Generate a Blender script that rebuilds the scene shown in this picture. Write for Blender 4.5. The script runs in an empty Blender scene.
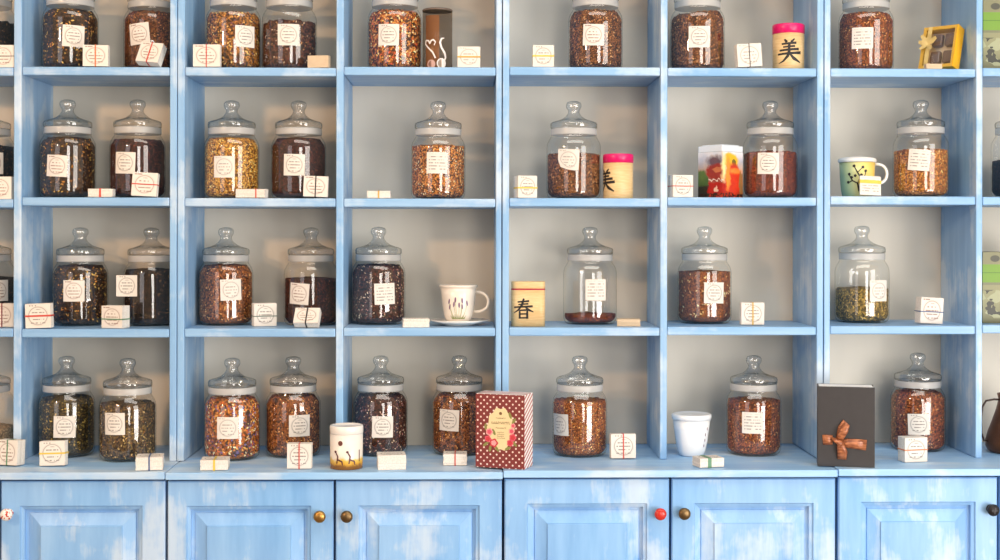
import bpy, bmesh, math, random
from mathutils import Vector, Matrix

PI = math.pi
scene = bpy.context.scene
COL = scene.collection

# ------------------------------------------------------------------ camera model (metres, y goes away from the camera)
F, HX, HY = 1358.0, 500.0, 235.0
CAM = Vector((0.0, -3.6, 1.45))
YAW = math.atan(30.0 / F)          # turned a little to the right
ROLL = 0.0019


def ray(px, py):
    a, b = (px - HX) / F, -(py - HY) / F
    a, b = a * math.cos(ROLL) - b * math.sin(ROLL), a * math.sin(ROLL) + b * math.cos(ROLL)
    c, s = math.cos(YAW), math.sin(YAW)
    return Vector((a * c + s, c - a * s, b))


def at(px, py, Y):
    d = ray(px, py)
    return CAM + d * ((Y - CAM.y) / d.y)


def on(px, py, z):
    d = ray(px, py)
    return CAM + d * ((z - CAM.z) / d.z)


def mpp(Y):
    return (Y - CAM.y) / F


# ------------------------------------------------------------------ colours and node helpers
def lin(h):
    h = h.lstrip('#')
    out = []
    for i in (0, 2, 4):
        c = int(h[i:i + 2], 16) / 255
        out.append(c / 12.92 if c <= 0.04045 else ((c + 0.055) / 1.055) ** 2.4)
    return (out[0], out[1], out[2], 1.0)


class NT:
    def __init__(s, name):
        s.m = bpy.data.materials.new(name)
        s.m.use_nodes = True
        s.t = s.m.node_tree
        s.t.nodes.clear()
        s.out = s.t.nodes.new('ShaderNodeOutputMaterial')

    def n(s, typ, **kw):
        nd = s.t.nodes.new('ShaderNode' + typ)
        for k, v in kw.items():
            setattr(nd, k, v)
        return nd

    def set(s, sock, v):
        if isinstance(v, bpy.types.NodeSocket):
            s.t.links.new(v, sock)
        else:
            sock.default_value = v

    def math(s, op, a, b=0.0, c=0.0, clamp=False):
        nd = s.n('Math', operation=op)
        nd.use_clamp = clamp
        for i, v in enumerate((a, b, c)):
            s.set(nd.inputs[i], v)
        return nd.outputs[0]

    def mix(s, f, a, b, blend='MIX'):
        nd = s.n('Mix', data_type='RGBA')
        nd.blend_type = blend
        s.set(nd.inputs[0], f)
        s.set(nd.inputs[6], a)
        s.set(nd.inputs[7], b)
        return nd.outputs[2]

    def ramp(s, f, stops, interp='LINEAR'):
        nd = s.n('ValToRGB')
        r = nd.color_ramp
        r.interpolation = interp
        while len(r.elements) > 1:
            r.elements.remove(r.elements[-1])
        r.elements[0].position = stops[0][0]
        r.elements[0].color = stops[0][1]
        for p, c in stops[1:]:
            e = r.elements.new(p)
            e.color = c
        s.set(nd.inputs[0], f)
        return nd.outputs[0]

    def noise(s, vec, scale, detail=3.0, rough=0.55):
        nd = s.n('TexNoise')
        s.set(nd.inputs['Vector'], vec)
        nd.inputs['Scale'].default_value = scale
        nd.inputs['Detail'].default_value = detail
        nd.inputs['Roughness'].default_value = rough
        return nd.outputs[0]

    def scaled(s, vec, sc):
        nd = s.n('VectorMath', operation='MULTIPLY')
        s.set(nd.inputs[0], vec)
        nd.inputs[1].default_value = sc
        return nd.outputs[0]

    def pos(s):
        return s.n('NewGeometry').outputs['Position']

    def obj(s):
        return s.n('TexCoord').outputs['Object']

    def uv(s):
        sp = s.n('SeparateXYZ')
        s.t.links.new(s.n('TexCoord').outputs['UV'], sp.inputs[0])
        return sp.outputs[0], sp.outputs[1]

    def xyz(s, v):
        sp = s.n('SeparateXYZ')
        s.t.links.new(v, sp.inputs[0])
        return sp.outputs

    def ellipse(s, u, v, cx, cy, rx, ry, soft=0.12):
        a = s.math('DIVIDE', s.math('SUBTRACT', u, cx), rx)
        b = s.math('DIVIDE', s.math('SUBTRACT', v, cy), ry)
        d = s.math('SQRT', s.math('ADD', s.math('MULTIPLY', a, a), s.math('MULTIPLY', b, b)))
        return s.math('DIVIDE', s.math('SUBTRACT', 1.0 + soft, d), 2 * soft, clamp=True)

    def band(s, x, lo, hi, soft=0.01):
        a = s.math('DIVIDE', s.math('SUBTRACT', x, lo), soft, clamp=True)
        b = s.math('DIVIDE', s.math('SUBTRACT', hi, x), soft, clamp=True)
        return s.math('MULTIPLY', a, b)

    def bsdf(s, color, rough=0.5, metal=0.0, spec=0.5, bump=None, bstr=0.3, bdist=0.002, **kw):
        b = s.n('BsdfPrincipled')
        s.set(b.inputs['Base Color'], color)
        s.set(b.inputs['Roughness'], rough)
        b.inputs['Metallic'].default_value = metal
        b.inputs['Specular IOR Level'].default_value = spec
        for k, v in kw.items():
            s.set(b.inputs[k.replace('_', ' ')], v)
        if bump is not None:
            bn = s.n('Bump')
            bn.inputs['Strength'].default_value = bstr
            bn.inputs['Distance'].default_value = bdist
            s.set(bn.inputs['Height'], bump)
            s.t.links.new(bn.outputs[0], b.inputs['Normal'])
        s.t.links.new(b.outputs[0], s.out.inputs[0])
        return b


def plain(name, color, rough=0.5, metal=0.0, spec=0.5, var=0.0, vscale=40.0, **kw):
    t = NT(name)
    c = lin(color) if isinstance(color, str) else color
    if var:
        nz = t.noise(t.obj(), vscale)
        dark = (c[0] * (1 - var), c[1] * (1 - var), c[2] * (1 - var), 1)
        lite = (min(1, c[0] * (1 + var)), min(1, c[1] * (1 + var)), min(1, c[2] * (1 + var)), 1)
        c = t.ramp(nz, [(0.3, dark), (0.7, lite)])
    t.bsdf(c, rough, metal, spec, **kw)
    return t.m


def painted(name, grain, base, wear, worn='#d3e2ef', low=0.5):
    """distressed blue paint; grain = stretch of the brush marks"""
    t = NT(name)
    p = t.pos()
    g = t.scaled(p, grain)
    streak = t.noise(g, 1.0, 4.0, 0.6)
    blotch = t.noise(p, 5.5, 4.0, 0.6)
    fine = t.noise(t.scaled(g, (3.0, 3.0, 3.0)), 1.0, 3.0, 0.6)
    c0 = lin(base)
    dk = (c0[0] * 0.78, c0[1] * 0.85, c0[2] * 0.92, 1)
    lt = (min(1, c0[0] * 1.28), min(1, c0[1] * 1.14), min(1, c0[2] * 1.06), 1)
    col = t.ramp(streak, [(0.32, dk), (0.5, c0), (0.68, lt)])
    dry = t.noise(t.scaled(g, (0.55, 0.55, 0.55)), 1.0, 6.0, 0.72)
    comb = t.math('ADD', t.math('MULTIPLY', blotch, 0.55), t.math('MULTIPLY', dry, 0.45))
    m = t.ramp(comb, [(low + 0.02, (0, 0, 0, 1)), (low + 0.07, (0.55, 0.55, 0.55, 1)), (low + 0.13, (1, 1, 1, 1))])
    soft = t.ramp(t.noise(p, 2.6, 2.0), [(0.35, (0, 0, 0, 1)), (0.65, (0.25, 0.25, 0.25, 1))])
    m = t.math('MULTIPLY', t.math('ADD', m, soft, clamp=True), wear)
    col = t.mix(m, col, lin(worn))
    sp = t.ramp(t.noise(g, 2.3, 5.0, 0.7), [(0.70, (0, 0, 0, 1)), (0.76, (1, 1, 1, 1))])
    col = t.mix(t.math('MULTIPLY', sp, 0.4 * wear), col, lin('#d9c7ae'))
    t.bsdf(col, 0.42, 0.0, 0.45, bump=fine, bstr=0.22, bdist=0.0015)
    return t.m


BLUE = '#6fa4dc'
M = {}
M['paint_v'] = painted('blue_paint_upright', (26, 26, 2.2), '#80b1de', 0.75, low=0.475)
M['paint_h'] = painted('blue_paint_shelf', (2.2, 26, 26), '#84b3de', 0.6)
M['paint_top'] = painted('blue_paint_counter', (2.0, 22, 22), '#98c8f3', 0.65, low=0.46)
M['paint_door'] = painted('blue_paint_door', (20, 20, 2.6), '#7fb5ea', 0.6, '#dce9f3', 0.50)
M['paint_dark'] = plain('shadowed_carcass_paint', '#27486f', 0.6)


def back_mat():
    t = NT('warm_grey_back_panel')
    p = t.pos()
    nz = t.noise(t.scaled(p, (9, 9, 1.5)), 1.0, 3.0)
    c = t.ramp(nz, [(0.3, lin('#ded5c5')), (0.7, lin('#e6ddcd'))])
    t.bsdf(c, 0.75, 0.0, 0.2)
    return t.m


M['back'] = back_mat()


def glass_mat():
    t = NT('clear_jar_glass')
    lw = t.n('LayerWeight')
    lw.inputs[0].default_value = 0.5
    fac = lw.outputs['Facing']
    tint = t.ramp(fac, [(0.0, (0.985, 0.985, 0.98, 1)), (0.72, (0.95, 0.955, 0.945, 1)), (0.9, (0.70, 0.72, 0.71, 1)), (1.0, (0.35, 0.38, 0.38, 1))])
    tr = t.n('BsdfTransparent')
    t.set(tr.inputs[0], tint)
    gl = t.n('BsdfGlossy')
    gl.inputs['Roughness'].default_value = 0.03
    gl.inputs['Color'].default_value = (1, 1, 1, 1)
    refl = t.ramp(fac, [(0.0, (0.08, 0.08, 0.08, 1)), (0.6, (0.10, 0.10, 0.10, 1)), (0.85, (0.25, 0.25, 0.25, 1)), (1.0, (0.7, 0.7, 0.7, 1))])
    mx = t.n('MixShader')
    t.set(mx.inputs[0], refl)
    t.t.links.new(tr.outputs[0], mx.inputs[1])
    t.t.links.new(gl.outputs[0], mx.inputs[2])
    t.t.links.new(mx.outputs[0], t.out.inputs[0])
    return t.m


M['glass'] = glass_mat()


def lid_glass():
    """pressed-glass lid: clear where it faces you, dark at its turning edges, with strong highlights"""
    t = NT('pressed_lid_glass')
    lw = t.n('LayerWeight')
    lw.inputs[0].default_value = 0.5
    fac = lw.outputs['Facing']
    wob = t.noise(t.obj(), 45.0, 2.0)
    f2 = t.math('ADD', fac, t.math('MULTIPLY', t.math('SUBTRACT', wob, 0.5), 0.9), clamp=True)
    tint = t.ramp(f2, [(0.0, (0.99, 0.99, 0.985, 1)), (0.5, (0.96, 0.965, 0.955, 1)), (0.72, (0.86, 0.88, 0.87, 1)), (0.88, (0.5, 0.54, 0.54, 1)), (1.0, (0.18, 0.2, 0.2, 1))])
    tr = t.n('BsdfTransparent')
    t.set(tr.inputs[0], tint)
    gl = t.n('BsdfGlossy')
    gl.inputs['Roughness'].default_value = 0.06
    bn = t.n('Bump')
    bn.inputs['Strength'].default_value = 0.5
    bn.inputs['Distance'].default_value = 0.004
    t.set(bn.inputs['Height'], wob)
    t.t.links.new(bn.outputs[0], gl.inputs['Normal'])
    refl = t.ramp(fac, [(0.0, (0.16, 0.16, 0.16, 1)), (0.6, (0.24, 0.24, 0.24, 1)), (0.85, (0.42, 0.42, 0.42, 1)), (1.0, (0.7, 0.7, 0.7, 1))])
    mx = t.n('MixShader')
    t.set(mx.inputs[0], refl)
    t.t.links.new(tr.outputs[0], mx.inputs[1])
    t.t.links.new(gl.outputs[0], mx.inputs[2])
    t.t.links.new(mx.outputs[0], t.out.inputs[0])
    return t.m


M['lid'] = lid_glass()


def gasket_mat():
    t = NT('milky_gasket')
    b = t.n('BsdfPrincipled')
    b.inputs['Base Color'].default_value = lin('#e3e2e0')
    b.inputs['Roughness'].default_value = 0.25
    tr = t.n('BsdfTransparent')
    tr.inputs[0].default_value = (0.92, 0.93, 0.93, 1)
    mx = t.n('MixShader')
    mx.inputs[0].default_value = 0.55
    t.t.links.new(tr.outputs[0], mx.inputs[1])
    t.t.links.new(b.outputs[0], mx.inputs[2])
    t.t.links.new(mx.outputs[0], t.out.inputs[0])
    return t.m


M['gasket'] = gasket_mat()


def paper_mat(name, ink, circle=True, paper='#e4ddd4', seed=0.0):
    """printed paper: a round emblem with small writing, or only lines of writing (UV 0..1)"""
    t = NT(name)
    u, v = t.uv()
    du, dv = t.math('SUBTRACT', u, 0.5), t.math('SUBTRACT', v, 0.5)
    r = t.math('SQRT', t.math('ADD', t.math('MULTIPLY', du, du), t.math('MULTIPLY', dv, dv)))
    comb = t.n('CombineXYZ')
    t.set(comb.inputs[0], t.math('MULTIPLY', u, 13.0))
    rows = 7.0
    t.set(comb.inputs[1], t.math('MULTIPLY', t.math('FLOOR', t.math('MULTIPLY', v, rows)), 7.31))
    comb.inputs[2].default_value = seed
    nz = t.noise(comb.outputs[0], 1.0, 2.0)
    words = t.math('GREATER_THAN', nz, 0.47)
    fr = t.math('FRACT', t.math('MULTIPLY', v, rows))
    lines = t.math('MULTIPLY', t.band(fr, 0.25, 0.68, 0.1), words)
    if circle:
        ring = t.math('MULTIPLY', t.band(r, 0.335, 0.40, 0.03), 0.8)
        ring2 = t.math('MULTIPLY', t.band(r, 0.41, 0.425, 0.01), 0.6)
        inside = t.band(r, -1.0, 0.30, 0.03)
        wr = t.math('MULTIPLY', lines, t.math('MULTIPLY', inside, t.band(v, 0.32, 0.8, 0.02)))
        edge = t.math('MULTIPLY', lines, t.math('MULTIPLY', t.band(v, 0.86, 0.97, 0.01), t.band(u, 0.08, 0.45, 0.02)))
        foot = t.math('MULTIPLY', lines, t.math('MULTIPLY', t.band(v, 0.1, 0.24, 0.01), t.band(u, 0.2, 0.8, 0.02)))
        mask = t.math('MAXIMUM', t.math('MAXIMUM', ring, ring2), t.math('MAXIMUM', wr, t.math('MAXIMUM', edge, foot)))
    else:
        mask = t.math('MULTIPLY', lines, t.math('MULTIPLY', t.band(u, 0.1, 0.9, 0.02), t.band(v, 0.12, 0.92, 0.02)))
    mask = t.math('MULTIPLY', mask, 0.78)
    col = t.mix(mask, lin(paper), lin(ink))
    t.bsdf(col, 0.7, 0.0, 0.25)
    return t.m


M['emblem'] = paper_mat('printed_round_emblem', '#6f665f')
M['emblem_warm'] = paper_mat('printed_round_emblem_reddish', '#8a6657', seed=3.0)
M['emblem_pale'] = paper_mat('printed_round_emblem_pale', '#8f8680', seed=5.0)
M['script'] = paper_mat('printed_lines_of_writing', '#7a726c', False, seed=9.0)


def edges_mat():
    t = NT('stacked_paper_edges')
    o = t.obj()
    nz = t.noise(t.scaled(o, (300, 300, 300)), 1.0, 1.0)
    c = t.ramp(nz, [(0.35, lin('#d9d2c8')), (0.6, lin('#e6e0d8'))])
    t.bsdf(c, 0.75, 0, 0.2)
    return t.m


M['edges'] = edges_mat()
M['paper_tan'] = plain('kraft_paper', '#cdb79a', 0.8, var=0.08)


DARK = ('dark_petal', 'black_leaf', 'green_dark', 'dark_red', 'berry', 'green_brown', 'cream_bits')


def tea_mat(name, pal, scale):
    t = NT(name)
    va = t.n('VertexColor')
    va.layer_name = 'flake'
    vo = t.n('TexVoronoi')
    t.set(vo.inputs['Vector'], t.obj())
    vo.inputs['Scale'].default_value = scale
    sp = t.n('SeparateColor')
    t.t.links.new(vo.outputs['Color'], sp.inputs[0])
    n = len(pal)
    def up(c):
        c = lin(c)
        q = 1.3 if name[4:] in DARK else 1.85
        return (min(1, c[0] * q), min(1, c[1] * q * 0.93), min(1, c[2] * q * 0.86), 1)
    stops = [(i / n, up(c)) for i, c in enumerate(pal)]
    base = t.ramp(sp.outputs[0], stops, 'CONSTANT')
    shade = t.ramp(vo.outputs['Distance'], [(0.0, (1, 1, 1, 1)), (0.8, (0.3, 0.28, 0.27, 1))])
    base = t.mix(0.6, base, shade, 'MULTIPLY')
    col = t.mix(va.outputs['Alpha'], base, va.outputs['Color'])
    t.bsdf(col, 0.7, 0, 0.25, bump=vo.outputs['Distance'], bstr=0.5, bdist=-0.003)
    return t.m


TEAS = {
    # palette of the bed, palette of the flakes, cell scale, flake size (m), number of flakes
    'dark_petal':  (['#1d1613', '#2c2019', '#3c2a1c', '#2a1a16', '#5a3f22'], ['#c98a3c', '#8a5a2a', '#3a2a20', '#d8b25c', '#241a17'], 230, 0.0055, 520),
    'russet':      (['#3a2118', '#55301f', '#6e4127', '#2e1a15', '#7d5230'], ['#a2653a', '#7c4527', '#4a2a1c', '#c58d57'], 300, 0.004, 480),
    'tangle':      (['#3a2517', '#6a431f', '#8a5b28', '#2a1b15', '#a87334'], ['#d3a052', '#e2bf78', '#8a5526', '#4a2d1c', '#6b4a5a'], 230, 0.006, 620),
    'berry':       (['#2e1b18', '#4a2620', '#5c342a', '#25171a', '#6b4a35'], ['#d9c3a4', '#8a4534', '#4a2a24', '#b58452'], 220, 0.005, 380),
    'mosaic':      (['#4a2616', '#7c3f1e', '#a5602a', '#2e1a14', '#b97f3f'], ['#d9a659', '#c0502c', '#8a3a20', '#e6cf9c', '#3a2019'], 210, 0.006, 620),
    'rooibos':     (['#4e2717', '#6a361f', '#824627', '#3c1b10', '#95572d'], ['#c08046', '#8a4522', '#4e2414', '#d8a468', '#3a1a10'], 300, 0.0043, 760),
    'rooibos_red': (['#4c2018', '#602a1e', '#723522', '#3c1812', '#7e4028'], ['#a85c36', '#74341f', '#3e1810'], 340, 0.0036, 520),
    'brown_fine':  (['#3a2218', '#573321', '#714629', '#2a1812', '#8f5f38'], ['#a06a3e', '#6a3f25', '#d0a474', '#2a1812'], 300, 0.0042, 700),
    'rust_fine':   (['#5a2e18', '#7a4522', '#92552a', '#472213', '#a0642f'], ['#d8a460', '#8a4a22', '#a8642e', '#e8bc7c'], 320, 0.0044, 480),
    'gold_fine':   (['#6a3d1c', '#8a5424', '#a96d30', '#523018', '#bd8440'], ['#d39a4e', '#a5652b', '#ecc684', '#6a3a1a'], 300, 0.0042, 800),
    'golden':      (['#6a4419', '#94652a', '#b98a3a', '#4a2e18', '#c99c4c'], ['#dcb562', '#b27e30', '#7a4d22', '#ead08c'], 260, 0.0045, 620),
    'amber':       (['#54301b', '#814b25', '#a86a33', '#3a2116', '#c08745'], ['#e2bb80', '#b56f35', '#7c4524', '#f0dcb6'], 260, 0.0045, 620),
    'cream_bits':  (['#2c1a17', '#43251e', '#5c3527', '#211516', '#4a2e2c'], ['#e3cdb0', '#c9a98a', '#8a4a38', '#5a2f24', '#b5827a'], 230, 0.005, 460),
    'flaked':      (['#54301f', '#6e3f26', '#874f2d', '#452518', '#955c33'], ['#e3c79a', '#d8b277', '#b9743c'], 380, 0.0065, 130),
    'olive':       (['#4a3f20', '#6a5a2c', '#857038', '#38301c', '#9a8040'], ['#b99a4c', '#8a7636', '#5a4d28', '#d2b46a'], 230, 0.0055, 420),
    'green_dark':  (['#22201a', '#38331f', '#4c4427', '#1c1a18', '#5e4f2a'], ['#a58c44', '#6a5c30', '#c9a957', '#3a3524'], 230, 0.0055, 420),
    'green_brown': (['#35291b', '#4f3c24', '#66502e', '#2a2119', '#735c36'], ['#b39858', '#7c6738', '#d3b478', '#8a5a30'], 230, 0.0055, 460),
    'black_leaf':  (['#191413', '#241b18', '#2e221d', '#171213', '#3a2a20'], ['#5a4230', '#33261f', '#7a5c3c'], 250, 0.005, 380),
    'dark_red':    (['#2c1614', '#3c1d19', '#4a2620', '#221213', '#5a3026'], ['#7a4030', '#4d261e', '#8c5540'], 280, 0.0042, 420),
    'rainbow':     (['#5a341d', '#8a5026', '#b0702f', '#3a2218', '#a5602a'], ['#e0ae58', '#c9863a', '#5a5d9a', '#f0dcae', '#7a3f20', '#6a4a78', '#d2692e'], 200, 0.0065, 760),
    'nut_brown':   (['#4a2b1b', '#6e4024', '#8a552c', '#36201a', '#7a4a2a'], ['#b0703a', '#8a4d26', '#cf9a5e', '#54301f'], 230, 0.0055, 620),
    'pale':        (['#8a745a', '#a08a6c', '#b39c7c', '#776248'], ['#c5b090', '#9a8260'], 240, 0.005, 200),
}
for k, v in TEAS.items():
    M['tea_' + k] = tea_mat('tea_' + k, v[0], v[2])


# ------------------------------------------------------------------ mesh builder
class MB:
    def __init__(s):
        s.v, s.f, s.mi, s.uv, s.sm, s.col = [], [], [], {}, [], {}

    def add(s, vs, fs, mi=0, smooth=False, uvs=None, col=None):
        b = len(s.v)
        s.v += [Vector(p) for p in vs]
        for k, f in enumerate(fs):
            s.f.append([b + i for i in f])
            s.mi.append(mi)
            s.sm.append(smooth)
            if uvs:
                s.uv[len(s.f) - 1] = [uvs[i] for i in f]
            if col:
                s.col[len(s.f) - 1] = col

    def box(s, x0, x1, y0, y1, z0, z1, mi=0, front=None):
        vs = [(x0, y0, z0), (x1, y0, z0), (x1, y1, z0), (x0, y1, z0), (x0, y0, z1), (x1, y0, z1), (x1, y1, z1), (x0, y1, z1)]
        fs = [(0, 3, 2, 1), (4, 5, 6, 7), (1, 2, 6, 5), (2, 3, 7, 6), (3, 0, 4, 7)]
        s.add(vs, fs + ([(0, 1, 5, 4)] if front is None else []), mi)
        if front is not None:
            s.f.append([len(s.v) - 8 + i for i in (0, 1, 5, 4)])
            s.mi.append(front)
            s.sm.append(False)
            s.uv[len(s.f) - 1] = [(0, 0), (1, 0), (1, 1), (0, 1)]

    def lathe(s, prof, seg=40, mi=0, smooth=True, c=(0, 0, 0), axis='z', mis=None):
        n = len(prof)
        vs = []
        for r, z in prof:
            for k in range(seg):
                a = 2 * PI * k / seg
                if axis == 'z':
                    vs.append((c[0] + r * math.cos(a), c[1] + r * math.sin(a), c[2] + z))
                else:                                       # around -y
                    vs.append((c[0] + r * math.cos(a), c[1] - z, c[2] + r * math.sin(a)))
        b = len(s.v)
        s.v += [Vector(p) for p in vs]
        for i in range(n - 1):
            for k in range(seg):
                k2 = (k + 1) % seg
                s.f.append([b + i * seg + k, b + i * seg + k2, b + (i + 1) * seg + k2, b + (i + 1) * seg + k])
                s.mi.append(mis[i] if mis else mi)
                s.sm.append(smooth)
        for i, rev in ((0, True), (n - 1, False)):
            if prof[i][0] > 1e-6:
                f = [b + i * seg + k for k in range(seg)]
                s.f.append(f[::-1] if rev else f)
                s.mi.append((mis[0] if rev else mis[-1]) if mis else mi)
                s.sm.append(False)

    def tube(s, pts, rad, seg=10, mi=0, flat=1.0):
        pts = [Vector(p) for p in pts]
        n = len(pts)
        rs = rad if isinstance(rad, (list, tuple)) else [rad] * n
        b = len(s.v)
        up = Vector((0, 0, 1))
        prev = None
        for i, p in enumerate(pts):
            d = (pts[min(i + 1, n - 1)] - pts[max(i - 1, 0)]).normalized()
            a = prev if prev is not None else d.orthogonal()
            a = (a - d * a.dot(d)).normalized()
            prev = a
            bb = d.cross(a)
            for k in range(seg):
                t = 2 * PI * k / seg
                s.v.append(p + a * (math.cos(t) * rs[i]) + bb * (math.sin(t) * rs[i] * flat))
        for i in range(n - 1):
            for k in range(seg):
                k2 = (k + 1) % seg
                s.f.append([b + i * seg + k, b + i * seg + k2, b + (i + 1) * seg + k2, b + (i + 1) * seg + k])
                s.mi.append(mi)
                s.sm.append(True)
        s.f.append([b + k for k in range(seg)][::-1])
        s.f.append([b + (n - 1) * seg + k for k in range(seg)])
        s.mi += [mi, mi]
        s.sm += [False, False]

    def prism(s, poly, y0, y1, mi=0, front=None):
        """polygon in x,z (counter-clockwise seen from -y) pulled from y0 (front) to y1"""
        n = len(poly)
        vs = [(x, y0, z) for x, z in poly] + [(x, y1, z) for x, z in poly]
        fs = [[(i + 1) % n, i, n + i, n + (i + 1) % n] for i in range(n)]
        s.add(vs, fs + [list(range(n, 2 * n))[::-1]], mi)
        s.f.append([len(s.v) - 2 * n + i for i in range(n)])
        s.mi.append(mi if front is None else front)
        s.sm.append(False)

    def slab(s, poly, z0, z1, mi=0, smooth_sides=False):
        """polygon in x,y (counter-clockwise from above) pulled from z0 up to z1"""
        n = len(poly)
        vs = [(x, y, z0) for x, y in poly] + [(x, y, z1) for x, y in poly]
        b = len(s.v)
        s.add(vs, [list(range(n))[::-1], list(range(n, 2 * n))], mi)
        for i in range(n):
            s.f.append([b + i, b + (i + 1) % n, b + n + (i + 1) % n, b + n + i])
            s.mi.append(mi)
            s.sm.append(smooth_sides)

    def stroke(s, pts, fn, mi=0, sub=5):
        """brush stroke: pts = (x, z, width) in drawing space, fn maps (x, z) onto the surface"""
        P = []
        for (a, b) in zip(pts[:-1], pts[1:]):
            for k in range(sub):
                t = k / sub
                P.append([a[i] * (1 - t) + b[i] * t for i in range(3)])
        P.append(list(pts[-1]))
        b0 = len(s.v)
        n = len(P)
        for i, (x, z, w) in enumerate(P):
            x0, z0, _ = P[max(i - 1, 0)]
            x1, z1, _ = P[min(i + 1, n - 1)]
            dx, dz = x1 - x0, z1 - z0
            L = math.hypot(dx, dz) or 1
            nx, nz = -dz / L * w / 2, dx / L * w / 2
            s.v.append(Vector(fn(x - nx, z - nz)))
            s.v.append(Vector(fn(x + nx, z + nz)))
        for i in range(n - 1):
            s.f.append([b0 + 2 * i, b0 + 2 * i + 2, b0 + 2 * i + 3, b0 + 2 * i + 1])
            s.mi.append(mi)
            s.sm.append(False)

    def blob(s, x, z, rx, rz, fn, mi=0, n=14, wob=0.0, rot=0.0):
        b0 = len(s.v)
        for k in range(n):
            a = 2 * PI * k / n
            q = 1 + wob * math.cos(5 * a)
            ex, ez = math.cos(a) * rx * q, math.sin(a) * rz * q
            s.v.append(Vector(fn(x + ex * math.cos(rot) - ez * math.sin(rot), z + ex * math.sin(rot) + ez * math.cos(rot))))
        s.f.append([b0 + k for k in range(n)])
        s.mi.append(mi)
        s.sm.append(False)

    def xf(s, m):
        s.v = [m @ p for p in s.v]
        return s

    def mesh(s, name, mats):
        me = bpy.data.meshes.new(name)
        me.from_pydata([tuple(p) for p in s.v], [], s.f)
        for m in (mats if isinstance(mats, (list, tuple)) else [mats]):
            me.materials.append(m)
        me.polygons.foreach_set('material_index', s.mi)
        me.polygons.foreach_set('use_smooth', s.sm)
        if s.uv:
            ul = me.uv_layers.new(name='UVMap')
            for fi, uvs in s.uv.items():
                p = me.polygons[fi]
                for li, w in zip(p.loop_indices, uvs):
                    ul.data[li].uv = w
        if s.col:
            ca = me.color_attributes.new('flake', 'FLOAT_COLOR', 'CORNER')
            for p in me.polygons:
                c = s.col.get(p.index, (0, 0, 0, 0))
                for li in p.loop_indices:
                    ca.data[li].color = c
        me.update()
        return me

    def build(s, name, mats, parent=None, bevel=0.0, loc=None):
        return link(name, s.mesh(name, mats), parent, bevel, loc)


def link(name, me, parent=None, bevel=0.0, loc=None):
    o = bpy.data.objects.new(name, me)
    COL.objects.link(o)
    o.parent = parent
    if loc is not None:
        o.location = loc
    if bevel:
        b = o.modifiers.new('edge', 'BEVEL')
        b.width = bevel
        b.segments = 2
        b.limit_method = 'ANGLE'
        b.angle_limit = 0.6
    return o


def thing(name, label, cat, loc=(0, 0, 0), rz=0.0, group=None):
    o = bpy.data.objects.new(name, None)
    COL.objects.link(o)
    o.empty_display_size = 0.05
    o.location = loc
    o.rotation_euler = (0, 0, rz)
    o['label'] = label
    o['category'] = cat
    if group:
        o['group'] = group
    return o


def struct(name, mb, mat):
    o = mb.build(name, mat)
    o['kind'] = 'structure'
    return o


def flat_map(y):
    return lambda x, z: (x, y, z)


def cyl_map(R, a0=0.0, off=0.0007):
    """x along the surface, 0 facing the camera side (-y) turned by a0"""
    def fn(x, z):
        a = a0 + x / R
        return ((R + off) * math.sin(a), -(R + off) * math.cos(a), z)
    return fn


# ------------------------------------------------------------------ the room
wall_m = plain('room_wall_plaster', '#cfc8bc', 0.85, var=0.03, vscale=3)
floor_m = plain('room_floor_boards', '#8a6f55', 0.5, var=0.15, vscale=6)
b = MB(); b.box(-4.2, 4.2, 0.30, 0.42, 0, 3.6); struct('wall_back', b, wall_m)
b = MB(); b.box(-4.3, -4.2, -7.2, 0.42, 0, 3.6); struct('wall_left', b, wall_m)
b = MB(); b.box(4.2, 4.3, -7.2, 0.42, 0, 3.6); struct('wall_right', b, wall_m)
b = MB(); b.box(-4.3, 4.3, -7.3, -7.2, 0, 3.6); struct('wall_front', b, wall_m)
b = MB(); b.box(-4.3, 4.3, -7.3, 0.42, -0.1, 0); struct('floor', b, floor_m)
b = MB(); b.box(-4.3, 4.3, -7.3, 0.42, 3.6, 3.7); struct('ceiling', b, wall_m)

# ------------------------------------------------------------------ furniture: levels
DEPTH = 0.272
SH = 0.0225
BAYS = [17.5, 177, 339.7, 501.9, 663.7, 823.7, 979.2, 5000]
BAYMID = [-65, 95, 260, 420, 585, 740, 903, 1060]
SHELF_PY = {1: [67, 66.9, 67.5, 67.0, 67.1, 68.0, 68.6, 68.3], 2: [199, 197.4, 198.2, 198.6, 198.2, 197.4, 196.4, 197], 3: [328.5, 329, 328.6, 327.8, 327.5, 326.8, 325.9, 325]}
SHY = 0.002
CABS = [178.8, 502.0, 821.7, 5000]
ZCAB = [at(90, 461.6, 0).z, at(335, 461.6, 0).z, at(670, 459.6, 0).z, at(920, 458.3, 0).z]
ZC = ZCAB[1]
ZT = at(420, 67, 0.002).z + 0.347


def bay(px):
    return next(i for i, e in enumerate(BAYS) if px < e)


def zcab(px):
    return ZCAB[next(i for i, e in enumerate(CABS) if px < e)]


def zrow(px, row):
    if row == 4:
        return zcab(px)
    k = bay(px)
    return at(BAYMID[k], SHELF_PY[row][k], SHY).z


def X0(px, py=250, Y=0.0):
    return at(px, py, Y).x


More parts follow.
